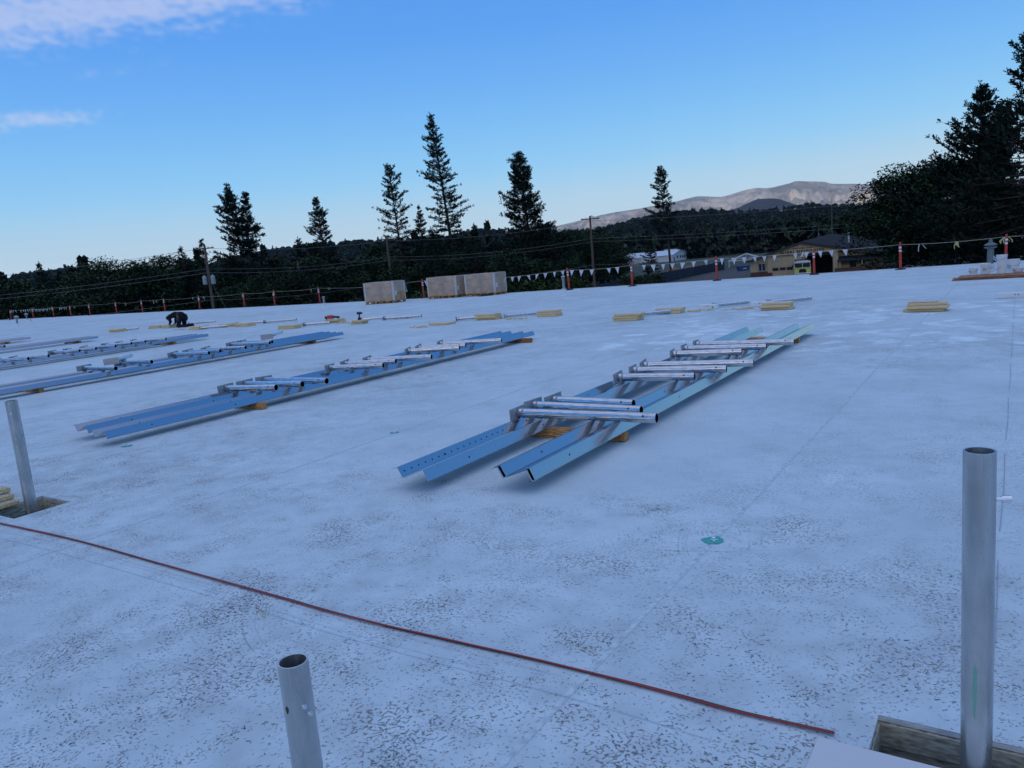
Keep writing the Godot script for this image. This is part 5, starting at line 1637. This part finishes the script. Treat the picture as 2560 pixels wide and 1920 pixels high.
	wood("leafy_wood", far_mesh(410, false), oaks, "oak wood covering the dark hill across the valley", Color(0.042, 0.068, 0.036))
	wood("fir_wood", far_mesh(411, true), firs, "firs scattered through the wood on the dark hill", Color(0.026, 0.048, 0.032))
	var field := MB.new()   # the mown clearing near the top
	var fy := 0.0
	for i in 150:
		for j in range(14, 19):
			var p: Vector3 = grid[i][j]
			if p.x > 360 and p.x < 420 and p.z < -1010 and p.z > -1105:
				var up := Vector3.UP * 1.2
				field.quad(grid[i][j] + up, grid[i + 1][j] + up, grid[i + 1][j + 1] + up, grid[i][j + 1] + up)
	for i in field.n.size(): field.n[i] = Vector3.UP
	if field.v.size() > 0: structure("clearing", field.done(), mat(lin(0.24, 0.19, 0.11), 1.0))
	var mid := [[640, -3950, 90], [905, -3896, 140.1], [1055, -3858, 154.4], [1161, -3828, 166.5], [1205, -3814, 182.9], [1255, -3798, 200.3], [1298, -3783, 201.1], [1350, -3765, 193.4], [1390, -3751, 173.9], [1418, -3740, 159.5], [1507, -3705, 125.3], [1603, -3665, 96.1], [1800, -3570, 70]]
	hill("forested_butte", mid, 110, 26, 0.22, 0.2, -20.0, 16.0, 0.003, 0.0, 95, func(p: Vector3, _n: Vector3) -> Color: return Color(0.020, 0.028, 0.030) * (1.0 + 0.5 * col.get_noise_2d(p.x, p.z)), M.tint)
	var mount := [[-3600, -8200, 150], [-2400, -8650, 190], [-1132, -8929, 230], [-214, -8997, 270], [400, -8990, 320], [800, -8965, 375], [1166, -8924, 432], [1336, -8900, 450], [1703, -8837, 473.6], [1981, -8779, 503.1], [2215, -8723, 531.3], [2467, -8655, 508.6], [2655, -8600, 539.9], [2827, -8545, 563.1], [2963, -8498, 547.1], [3162, -8426, 574.1], [3219, -8405, 583.9], [3450, -8312, 556.0], [3536, -8276, 522.5], [3719, -8196, 494.1], [3954, -8085, 465.7], [4444, -7826, 410.2], [5028, -7464, 369.9], [5610, -7038, 319.3], [6600, -6200, 300]]
	var mn := noise(0.0011, 5, 97)
	hill("bare_mountain", mount, 300, 70, 0.30, 0.16, -10.0, 150.0, 0.0014, 0.0, 96, func(p: Vector3, _n: Vector3) -> Color:
		var k := clampf(mn.get_noise_2d(p.x, p.z * 1.0) * 1.6 + mn.get_noise_2d(p.x * 5.0, p.z * 5.0) * 1.0 + mn.get_noise_2d(p.x * 23.0, p.z * 23.0) * 0.6 + 0.40, 0, 1)
		return Color(0.17, 0.175, 0.145).lerp(Color(0.41, 0.375, 0.30), k), M.tint)
	# the ridge behind the camera that the sun has not yet cleared
	var back := []
	for i in 25:
		var az := deg_to_rad(lerpf(78, 282, i / 24.0))
		back.append([sin(az) * 1500.0, -cos(az) * 1500.0, 214.0 + 16.0 * sin(i * 1.7)])
	hill("sunrise_ridge", back, 70, 16, 0.55, 0.6, -8.0, 8.0, 0.003, 0.0, 98, func(p: Vector3, _n: Vector3) -> Color: return Color(0.028, 0.038, 0.022), M.tint)

# ------------------------------------------------------------------ poles and wires
func utility_pole(at: Vector3, h: float, arms: int, label: String, cans := 0, arm_dir := Vector3(1, 0, 0.1)) -> void:
	var o := thing("utility_pole", label, "utility pole", at, 0.0, "wooden utility poles")
	var mb := MB.new()
	mb.tube([Vector3.ZERO, Vector3(0, h * 0.5, 0), Vector3(0, h, 0)], [0.17, 0.145, 0.115], 10)
	part(o, "pole", mb.done(), M.pole_wood)
	for k in arms:
		var a := MB.new()
		var d := arm_dir.normalized()
		a.cbox(Vector3(0, h - 0.35 - k * 1.2, 0.14), Vector3(2.3, 0.12, 0.1), 0.01, Basis(d, Vector3.UP, d.cross(Vector3.UP)))
		part(o, "crossarm", a.done(), M.pole_wood)
		for x in [-1.0, -0.5, 0.5, 1.0]:
			var i := MB.new()
			i.lathe([[0.02, 0.0], [0.05, 0.03], [0.03, 0.06], [0.05, 0.09], [0.03, 0.13], [0.0, 0.14]], 8)
			part(o, "insulator", i.done(), M.weld, d * x + Vector3(0, h - 0.29 - k * 1.2, 0.14))
	for k in cans:
		var c := MB.new()
		c.lathe([[0.0, 0.0], [0.2, 0.0], [0.22, 0.04], [0.22, 0.78], [0.19, 0.86], [0.05, 0.9], [0.04, 1.0], [0.0, 1.0]], 14)
		part(o, "transformer", c.done(), mat(lin(0.36, 0.38, 0.39), 0.5), Vector3(-0.42 if k == 0 else 0.42, h - 4.0, 0.12))
func wire(a: Vector3, b: Vector3, sag: float, label: String, r := 0.016) -> void:
	var mb := MB.new()
	var path := []
	var rad := []
	for k in 17:
		path.append(span(a, b, sag, k / 16.0))
		rad.append(r)
	mb.tube(path, rad, 5)
	solo("overhead_wire", mb.done(), M.wire, label, "wire", Vector3.ZERO, 0.0, "overhead wires")
func poles() -> void:
	var A := Vector3(-30.2, GROUND, -80.4)
	var B := Vector3(-14.5, GROUND, -100.9)
	var C := Vector3(-30.2, GROUND, -116.0)
	var D := Vector3(11.2, GROUND, -95.4)
	var E := Vector3(-56.8, GROUND, -94.0)
	utility_pole(A, 10.5, 1, "wooden pole with two grey transformers, right of the kneeling person", 2, Vector3(1, 0, 0.35))
	utility_pole(B, 10.7, 1, "wooden pole between the open pine and the pallet loads", 0, Vector3(1, 0, 0.2))
	utility_pole(C, 9.0, 0, "plain short wooden pole below the narrow topped pine")
	utility_pole(D, 10.8, 1, "wooden pole with a crossarm right of the broad pine", 0, Vector3(1, 0, -0.1))
	utility_pole(E, 6.8, 0, "low wooden pole over the pennants at the far left")
	var W := Vector3(-86, GROUND, -92)
	var R := Vector3(84, GROUND, -76)
	var n := ["upper", "second", "third", "lowest"]
	var hs := [10.2, 8.1, 7.7, 4.9]
	for k in 4:
		var y: Vector3 = Vector3.UP * hs[k]
		wire(A + y, W + y * 0.97, 0.7, "%s wire running left from the transformer pole" % n[k])
		wire(A + y, B + y, 0.5, "%s wire between the transformer pole and the pole behind the pallets" % n[k])
		wire(B + y, D + y, 0.6, "%s wire between the pole behind the pallets and the pole right of the broad pine" % n[k])
		wire(D + y, R + y * 1.02, 1.1, "%s wire running right from the pole beside the broad pine" % n[k])
	wire(A + Vector3.UP * 7.0, A + Vector3(3.2, 0.2, 1.0), 0.0, "guy wire of the transformer pole", 0.012)

# ------------------------------------------------------------------ buildings beyond the roof
func slab(pts: Array, z0: float, z1: float) -> ArrayMesh:   # an (x, y) outline pulled from z0 to z1
	var mb := MB.new()
	var p2 := PackedVector2Array()
	for p in pts: p2.append(Vector2(p[0], p[1]))
	if Geometry2D.is_polygon_clockwise(p2): p2.reverse()
	var idx := Geometry2D.triangulate_polygon(p2)
	for i in range(0, idx.size(), 3):
		var a := p2[idx[i]]
		var b := p2[idx[i + 1]]
		var c := p2[idx[i + 2]]
		if (b - a).cross(c - a) < 0:
			var t := b; b = c; c = t
		mb.tri(Vector3(a.x, a.y, z1), Vector3(b.x, b.y, z1), Vector3(c.x, c.y, z1))
		mb.tri(Vector3(a.x, a.y, z0), Vector3(c.x, c.y, z0), Vector3(b.x, b.y, z0))
	for i in p2.size():
		var a := p2[i]
		var b := p2[(i + 1) % p2.size()]
		mb.quad(Vector3(a.x, a.y, z1), Vector3(a.x, a.y, z0), Vector3(b.x, b.y, z0), Vector3(b.x, b.y, z1))
	return mb.done()
func box_part(o: Node, called: String, ce: Vector3, s: Vector3, m: Material, bev := 0.0) -> MeshInstance3D:
	var mb := MB.new()
	mb.cbox(Vector3.ZERO, s, bev)
	return part(o, called, mb.done(), m, ce)
func lettering(o: Node, text: String, ce: Vector3, width: float, height: float, m: Material) -> void:
	var f := SystemFont.new()
	f.font_names = PackedStringArray(["Droid Sans"])
	f.font_weight = 800
	var t := TextMesh.new()
	t.text = text
	t.font = f
	t.font_size = 40
	t.pixel_size = 0.01
	t.depth = 0.04
	var bb := t.get_aabb().size
	var k := part(o, "lettering", t, m, ce)
	k.scale = Vector3(width / maxf(bb.x, 0.01), height / maxf(bb.y, 0.01), 1)
func buildings() -> void:
	var tan := tri_tex(mat(lin(0.62, 0.46, 0.28), 0.9), grain(256, 0.02, 0.25, 0.94, 120), Vector3(0.5, 4, 0.5))
	var trim := mat(lin(0.05, 0.045, 0.04), 0.8)
	var shingle := tri_tex(mat(lin(0.06, 0.065, 0.07), 1.0, 0.0, 0.1), grain(512, 0.05, 0.5, 0.85, 121), Vector3(0.6, 0.6, 0.6))
	var brick := tri_tex(mat(lin(0.16, 0.075, 0.05), 0.9), grain(256, 0.06, 0.6, 0.85, 122), Vector3(1.2, 5, 1.2))
	var glass := mat(lin(0.02, 0.025, 0.03), 0.08, 0.0, 0.7)
	var white := mat(lin(0.66, 0.66, 0.64), 0.6)
	var dark := mat(lin(0.012, 0.012, 0.013), 0.9)
	var fs := thing("fire_station", "tan gabled fire station with a dark shingle roof and black lettering", "building", Vector3(46.77, GROUND, -121.3), -0.368)
	part(fs, "wall", slab([[-7.6, 0], [-4.95, 0], [-4.95, 3.62], [-7.6, 2.86]], -19, -0.35), tan)
	part(fs, "wall", slab([[-4.95, 3.45], [5.4, 3.45], [5.4, 3.9], [0, 5.03], [-4.95, 3.62]], -1.2, 0), tan)
	part(fs, "wall", slab([[-4.95, 0], [-4.34, 0], [-4.34, 3.449], [-4.95, 3.449]], -1.2, 0), tan)
	part(fs, "wall", slab([[-0.05, 0], [0.54, 0], [0.54, 3.449], [-0.05, 3.449]], -1.2, 0), tan)
	part(fs, "wall", slab([[4.66, 0], [5.4, 0], [5.4, 3.449], [4.66, 3.449]], -3.0, 0), tan)
	part(fs, "wall", slab([[5.41, 0], [11.6, 0], [11.6, 2.5], [5.41, 3.85]], -19, -1.6), tan)
	box_part(fs, "bay_back_wall", Vector3(0, 1.72, -9.0), Vector3(10.3, 3.4, 0.2), dark)
	box_part(fs, "bay_ceiling", Vector3(0, 3.40, -5.2), Vector3(10.3, 0.08, 7.6), dark)
	var rf := MB.new()
	rf.sheet(Vector3(-8.1, 2.78, 0.5), Vector3(0, 5.2, 0.5), Vector3(5.2, 6.05, -18.0), Vector3(-6.0, 3.0, -19.5), -0.16)
	rf.sheet(Vector3(0, 5.2, 0.5), Vector3(12.1, 2.55, 0.3), Vector3(17.0, 3.2, -19.5), Vector3(5.2, 6.05, -18.0), -0.16)
	part(fs, "roof", rf.done(), shingle)
	for e in [[-8.1, 2.78, 0.0, 5.2], [0.0, 5.2, 12.1, 2.55]]:
		var fb := MB.new()
		fb.sheet(Vector3(e[0], e[1] - 0.17, 0.52), Vector3(e[2], e[3] - 0.17, 0.52), Vector3(e[2], e[3] + 0.03, 0.52), Vector3(e[0], e[1] + 0.03, 0.52), 0.05)
		part(fs, "fascia", fb.done(), trim)
	for i in 4:   # the closed door, four sections, its windows in the second
		box_part(fs, "door_section", Vector3(-2.195, 0.43 + i * 0.86, -0.22), Vector3(4.28, 0.85, 0.06), tan)
	for i in 4:
		var w := box_part(fs, "door_window", Vector3(-3.78 + i * 1.06, 1.35, -0.185), Vector3(0.92, 0.48, 0.03), trim)
		box_part(w, "pane", Vector3(0, 0, 0.012), Vector3(0.84, 0.40, 0.02), glass)
	for r in [[-4.34, -0.05], [0.54, 4.66]]:
		box_part(fs, "door_header", Vector3((r[0] + r[1]) * 0.5, 3.43, 0.03), Vector3(r[1] - r[0] + 0.2, 0.06, 0.1), trim)
	var wn := box_part(fs, "window", Vector3(-5.84, 1.82, -0.33), Vector3(1.2, 1.42, 0.06), trim)
	box_part(wn, "frame", Vector3(0, 0, 0.02), Vector3(1.04, 1.26, 0.05), white)
	for s in [-1, 1]: box_part(wn, "pane", Vector3(0.25 * s, 0, 0.04), Vector3(0.44, 1.12, 0.03), glass)
	box_part(fs, "brick_base", Vector3(-6.3, 0.55, -0.3), Vector3(2.66, 1.1, 0.14), brick)
	box_part(fs, "brick_base", Vector3(-4.63, 0.45, 0.04), Vector3(0.7, 0.9, 0.12), brick)
	var pr := MB.new()
	pr.sheet(Vector3(5.25, 1.9, 1.0), Vector3(11.5, 1.85, 1.0), Vector3(11.4, 2.45, -1.58), Vector3(5.6, 2.5, -1.58), -0.12)
	part(fs, "porch_roof", pr.done(), shingle)
	for x in [5.6, 8.7, 11.2]: box_part(fs, "porch_post", Vector3(x, 0.92, 0.7), Vector3(0.16, 1.84, 0.16), tan)
	for w in [[7.55, 0.85], [8.9, 0.55]]:
		var pw := box_part(fs, "window", Vector3(w[0], 1.3, -1.58), Vector3(w[1], 1.0, 0.06), trim)
		box_part(pw, "pane", Vector3(0, 0, 0.02), Vector3(w[1] - 0.12, 0.88, 0.04), glass)
	box_part(fs, "brick_wall", Vector3(8.4, 0.47, 1.6), Vector3(7.2, 0.94, 0.3), brick)
	lettering(fs, "RURAL METRO FIRE", Vector3(0.2, 3.82, 0.03), 6.4, 0.5, dark)
	lettering(fs, "North Valley Station", Vector3(0.34, 4.36, 0.03), 3.0, 0.26, trim)
	for i in 3: lettering(fs, ["5", "5", "8"][i], Vector3(0.25, 3.18 - i * 0.36, 0.03), 0.24, 0.3, dark)
	var lamp := MB.new()
	lamp.cbox(Vector3.ZERO, Vector3(0.34, 0.16, 0.2), 0.03)
	part(fs, "flood_lamp", lamp.done(), white, Vector3(0, 4.78, 0.12))
	var rv := MB.new()
	rv.lathe([[0.12, -0.6], [0.12, 0.7], [0.22, 0.72], [0.22, 0.85], [0.0, 0.9]], 10)
	part(fs, "roof_vent", rv.done(), white, Vector3(7.4, 5.2, -9.0))
	for a in [[5.2, 6.0, -17.0, 6.4, 0.045], [2.9, 5.6, -10.5, 1.9, 0.035], [8.8, 5.4, -13.0, 1.2, 0.03]]:
		var m := MB.new()
		m.tube([Vector3(0, -0.3, 0), Vector3(0, a[3], 0)], [a[4], a[4] * 0.6], 6)
		part(fs, "antenna", m.done(), M.wire, Vector3(a[0], a[1], a[2]))
	var leg := MB.new()
	for k in 3: leg.tube([Vector3(0, 0.9, 0), Vector3(cos(k * 2.1) * 0.5, -0.3, sin(k * 2.1) * 0.5)], [0.03, 0.03], 5)
	part(fs, "antenna_tripod", leg.done(), M.wire, Vector3(2.9, 5.6, -10.5))
	fire_engine(glass, white, dark)
	# the long white metal building
	var wb := thing("metal_building", "long white metal building with a pale roof beyond the navy fence", "building", Vector3(75.2, -4.9, -341.8), -atan2(0.5, 0.86))
	var L := 33.0
	var D := 21.0
	part(wb, "wall", slab([[-L, 0], [0, 0], [0, 3.1], [-L, 3.1]], -0.2, 0), white)
	var gb := MB.new()
	gb.quad(Vector3(0, 0, 0), Vector3(0, 0, -D), Vector3(0, 4.0, -D), Vector3(0, 3.1, 0))
	gb.tri(Vector3(0, 3.1, 0), Vector3(0, 4.0, -D), Vector3(0, 5.0, -D * 0.5))
	part(wb, "gable_wall", gb.done(), white)
	var wr := MB.new()
	wr.sheet(Vector3(-L - 0.4, 3.05, 0.5), Vector3(0.4, 3.05, 0.5), Vector3(0.4, 5.1, -D * 0.5), Vector3(-L - 0.4, 5.1, -D * 0.5), 0.12)
	wr.sheet(Vector3(-L - 0.4, 5.1, -D * 0.5), Vector3(0.4, 5.1, -D * 0.5), Vector3(0.4, 4.0, -D - 0.4), Vector3(-L - 0.4, 4.0, -D - 0.4), 0.12)
	part(wb, "roof", wr.done(), mat(lin(0.62, 0.66, 0.70), 0.45))
	box_part(wb, "ridge_vent", Vector3(-4.0, 5.3, -D * 0.5), Vector3(6.0, 0.5, 0.8), white)
	for z in [-7.0, -11.5, -15.0, -17.5]:
		var w2 := box_part(wb, "window", Vector3(0.03, 2.0, z), Vector3(0.06, 1.2, 1.6), trim)
		box_part(w2, "pane", Vector3(0.02, 0, 0), Vector3(0.04, 1.0, 1.4), glass)
	box_part(wb, "door", Vector3(0.03, 1.05, -2.4), Vector3(0.06, 2.1, 1.1), trim)
	box_part(wb, "door", Vector3(-16.0, 1.3, 0.03), Vector3(3.0, 2.6, 0.06), mat(lin(0.5, 0.5, 0.5), 0.6))
	# open white shed with trusses
	var sh := thing("open_shed", "white open shed showing its roof trusses beside the fire station", "shed", Vector3(60.0, GROUND, -190.5), -0.32)
	for z in [0.0, -3.0, -6.0]:
		var t := MB.new()
		for s in [[-4.2, 1.5, 0, 3.0], [0, 3.0, 4.2, 1.5], [-4.2, 1.5, 4.2, 1.5], [-2.1, 1.5, -2.1, 2.25], [2.1, 1.5, 2.1, 2.25], [0, 1.5, 0, 3.0], [-2.1, 2.25, 0, 1.5], [2.1, 2.25, 0, 1.5]]:
			t.tube([Vector3(s[0], s[1], z), Vector3(s[2], s[3], z)], [0.09, 0.09], 5)
		part(sh, "truss", t.done(), white)
	for s in [-1.0, 1.0]:
		var p := MB.new()
		p.sheet(Vector3(-4.4 * s, 1.62, -6.2) if s > 0 else Vector3(0, 3.14, -6.2), Vector3(-4.4 * s, 1.62, -1.2) if s > 0 else Vector3(0, 3.14, -1.2), Vector3(0, 3.14, -1.2) if s > 0 else Vector3(4.4, 1.62, -1.2), Vector3(0, 3.14, -6.2) if s > 0 else Vector3(4.4, 1.62, -6.2), 0.05)
		part(sh, "roof_panel", p.done(), white)
		for z in [0.0, -6.0]: box_part(sh, "post", Vector3(4.1 * s, 0.75, z), Vector3(0.16, 1.5, 0.16), white)
	# yard things
	for b in [[50.6, -163.0, "blue bin with white marks beside the navy fence's far end"], [54.8, -158.0, "blue bin partly behind the fire station's left corner"]]:
		var o := thing("waste_bin", b[2], "bin", Vector3(b[0], GROUND + 0.006, b[1]), 0.2)
		part(o, "body", slab([[-1.05, 0.08], [1.05, 0.08], [1.2, 1.0], [-1.2, 1.0]], -0.6, 0.6), mat(lin(0.02, 0.055, 0.16), 0.6))
		box_part(o, "lid", Vector3(0, 1.05, 0), Vector3(2.44, 0.08, 1.3), mat(lin(0.03, 0.07, 0.18), 0.6), 0.02)
		box_part(o, "white_mark", Vector3(0.1, 0.55, 0.605), Vector3(0.8, 0.14, 0.012), white)
	var cn := thing("traffic_cone", "orange traffic cone on the parking lot", "cone", Vector3(37.0, GROUND + 0.006, -139.5))
	var cm := MB.new()
	cm.lathe([[0.17, 0.03], [0.04, 0.68], [0.0, 0.69]], 12)
	part(cn, "cone", cm.done(), mat(lin(0.55, 0.10, 0.02), 0.6))
	box_part(cn, "base", Vector3(0, 0.016, 0), Vector3(0.42, 0.03, 0.42), M.black)
	for d in [[40.0, -182.0, 3.2, 1.9], [46.0, -190.0, 3.8, 1.7]]:
		var mb := MB.new()
		var nz := noise(0.6, 3, int(d[0]))
		for i in 14:
			for j in 5:
				var q := []
				for w in [[i, j], [i + 1, j], [i + 1, j + 1], [i, j + 1]]:
					var a: float = TAU * (w[0] % 14) / 14.0
					var t: float = w[1] / 5.0
					var r: float = d[2] * 0.5 * cos(t * PI * 0.5) * (1.0 + 0.2 * nz.get_noise_2d(cos(a) * 3, sin(a) * 3))
					q.append(Vector3(cos(a) * r, sin(t * PI * 0.5) * d[3] * 0.85, sin(a) * r))
				mb.quad(q[3], q[2], q[1], q[0])
		solo("soil_heap", mb.done(), mat(lin(0.24, 0.13, 0.06), 1.0), "orange brown heap of soil behind the navy fence", "heap", Vector3(d[0], GROUND, d[1]), 0.0, "heaps behind the fence")
	# navy screened fence
	var fe := thing("screen_fence", "navy blue screened fence running along the parking lot", "fence", Vector3.ZERO)
	var fp := [[12.5, -108.9], [20, -122.6], [31.24, -143.1], [39.12, -158.6], [47.5, -172.9], [51.8, -180.8]]
	var cloth := tri_tex(mat(lin(0.012, 0.020, 0.042), 0.85), grain(256, 0.02, 0.5, 0.85, 130), Vector3(0.4, 0.4, 0.4))
	for i in fp.size() - 1:
		var a := Vector3(fp[i][0], GROUND, fp[i][1])
		var b := Vector3(fp[i + 1][0], GROUND, fp[i + 1][1])
		var n := int(a.distance_to(b) / 3.0) + 1
		for k in n:
			var p := a.lerp(b, float(k) / n)
			var q := a.lerp(b, float(k + 1) / n)
			var out := (q - p).cross(Vector3.UP).normalized()
			var mid := p.lerp(q, 0.5) + out * rr(-0.05, 0.05)
			var pn := MB.new()
			pn.sheet(p + Vector3.UP * 0.05, mid + Vector3.UP * 0.05, mid + Vector3.UP * 1.88, p + Vector3.UP * 1.9, 0.01)
			pn.sheet(mid + Vector3.UP * 0.05, q + Vector3.UP * 0.05, q + Vector3.UP * 1.9, mid + Vector3.UP * 1.88, 0.01)
			part(fe, "screen_panel", pn.done(), cloth)
			var po := MB.new()
			po.tube([p - out * 0.06, p - out * 0.06 + Vector3.UP * 2.25], [0.035, 0.035], 6)
			part(fe, "fence_post", po.done(), M.weld)
	# a pale house glimpsed through the trees on the right
	var hs := thing("pale_house", "pale grey house half hidden behind the trees at the far right", "house", Vector3(62, GROUND, -84), -0.7)
	part(hs, "wall", slab([[-7, 0], [7, 0], [7, 3.0], [-7, 3.0]], -8, 0), mat(lin(0.30, 0.34, 0.40), 0.8))
	var hr := MB.new()
	hr.sheet(Vector3(-7.5, 2.9, 0.6), Vector3(7.5, 2.9, 0.6), Vector3(7.5, 4.8, -4), Vector3(-7.5, 4.8, -4), 0.1)
	hr.sheet(Vector3(-7.5, 4.8, -4), Vector3(7.5, 4.8, -4), Vector3(7.5, 2.9, -8.6), Vector3(-7.5, 2.9, -8.6), 0.1)
	part(hs, "roof", hr.done(), mat(lin(0.34, 0.40, 0.48), 0.7))
	for x in [-4.0, 0.0, 4.0]:
		var w3 := box_part(hs, "window", Vector3(x, 1.6, 0.02), Vector3(1.4, 1.2, 0.06), white)
		box_part(w3, "pane", Vector3(0, 0, 0.02), Vector3(1.2, 1.0, 0.04), glass)
func fire_engine(glass: Material, white: Material, dark: Material) -> void:
	var lime := mat(lin(0.48, 0.50, 0.03), 0.35)
	lime.clearcoat_enabled = true
	var o := thing("fire_engine", "lime yellow fire engine with a white roof parked before the station", "fire engine", Vector3(46.95, GROUND, -121.2) + Vector3(-0.36, 0, 0.933) * 3.2, -0.368)
	part(o, "cab", slab([[-1.22, 0.55], [1.22, 0.55], [1.22, 1.42], [-1.22, 1.42]], -2.4, 0.0), lime)
	part(o, "cab_upper", slab([[-1.2, 1.421], [1.2, 1.421], [1.14, 2.2], [-1.14, 2.2]], -2.4, -0.10), white)
	for s in [-1.0, 1.0]:
		box_part(o, "windshield", Vector3(0.57 * s, 1.80, -0.085), Vector3(1.04, 0.66, 0.03), glass)
		box_part(o, "headlight", Vector3(0.84 * s, 0.98, 0.02), Vector3(0.42, 0.2, 0.05), white, 0.02)
		box_part(o, "side_window", Vector3(1.19 * s, 1.80, -1.0), Vector3(0.04, 0.6, 1.2), glass)
		box_part(o, "mirror", Vector3(1.42 * s, 1.72, 0.05), Vector3(0.16, 0.42, 0.12), dark, 0.02)
		for z in [-1.1, -6.0]:
			var w := MB.new()
			w.tube([Vector3(-0.14, 0, 0), Vector3(0.14, 0, 0)], [0.5, 0.5], 18)
			var wh := part(o, "wheel", w.done(), M.black, Vector3(1.08 * s, 0.506, z))
			var hub := MB.new()
			hub.tube([Vector3(-0.155, 0, 0), Vector3(0.155, 0, 0)], [0.24, 0.24], 12)
			part(wh, "rim", hub.done(), M.weld)
	box_part(o, "roof_cap", Vector3(0, 2.27, -1.25), Vector3(2.3, 0.14, 2.4), white, 0.04)
	box_part(o, "light_bar", Vector3(0, 2.42, -0.5), Vector3(1.7, 0.15, 0.32), mat(lin(0.6, 0.6, 0.62), 0.3), 0.03)
	part(o, "grille", slab([[-0.5, 0.62], [0.5, 0.62], [0.5, 1.08], [0.36, 1.24], [-0.36, 1.24], [-0.5, 1.08]], 0.002, 0.05), dark)
	box_part(o, "bumper", Vector3(0, 0.52, 0.14), Vector3(2.4, 0.28, 0.26), M.zinc_bright, 0.03)
	box_part(o, "pump_body", Vector3(0, 1.45, -5.1), Vector3(2.4, 1.8, 5.2), lime, 0.04)
	box_part(o, "hose_bed", Vector3(0, 2.45, -5.1), Vector3(2.2, 0.2, 5.0), dark, 0.03)

func _ready() -> void:
	light_and_camera()
	materials()
	roof()
	land()
	rng.seed = 2
	rails_and_posts()
	insulation()
	cord()
	marks()
	rng.seed = 3
	var tops := delineators()
	warning_line(tops)
	vents()
	pallets()
	corner_of_pails()
	tools()
	person()
	poles()
	buildings()
	trees()
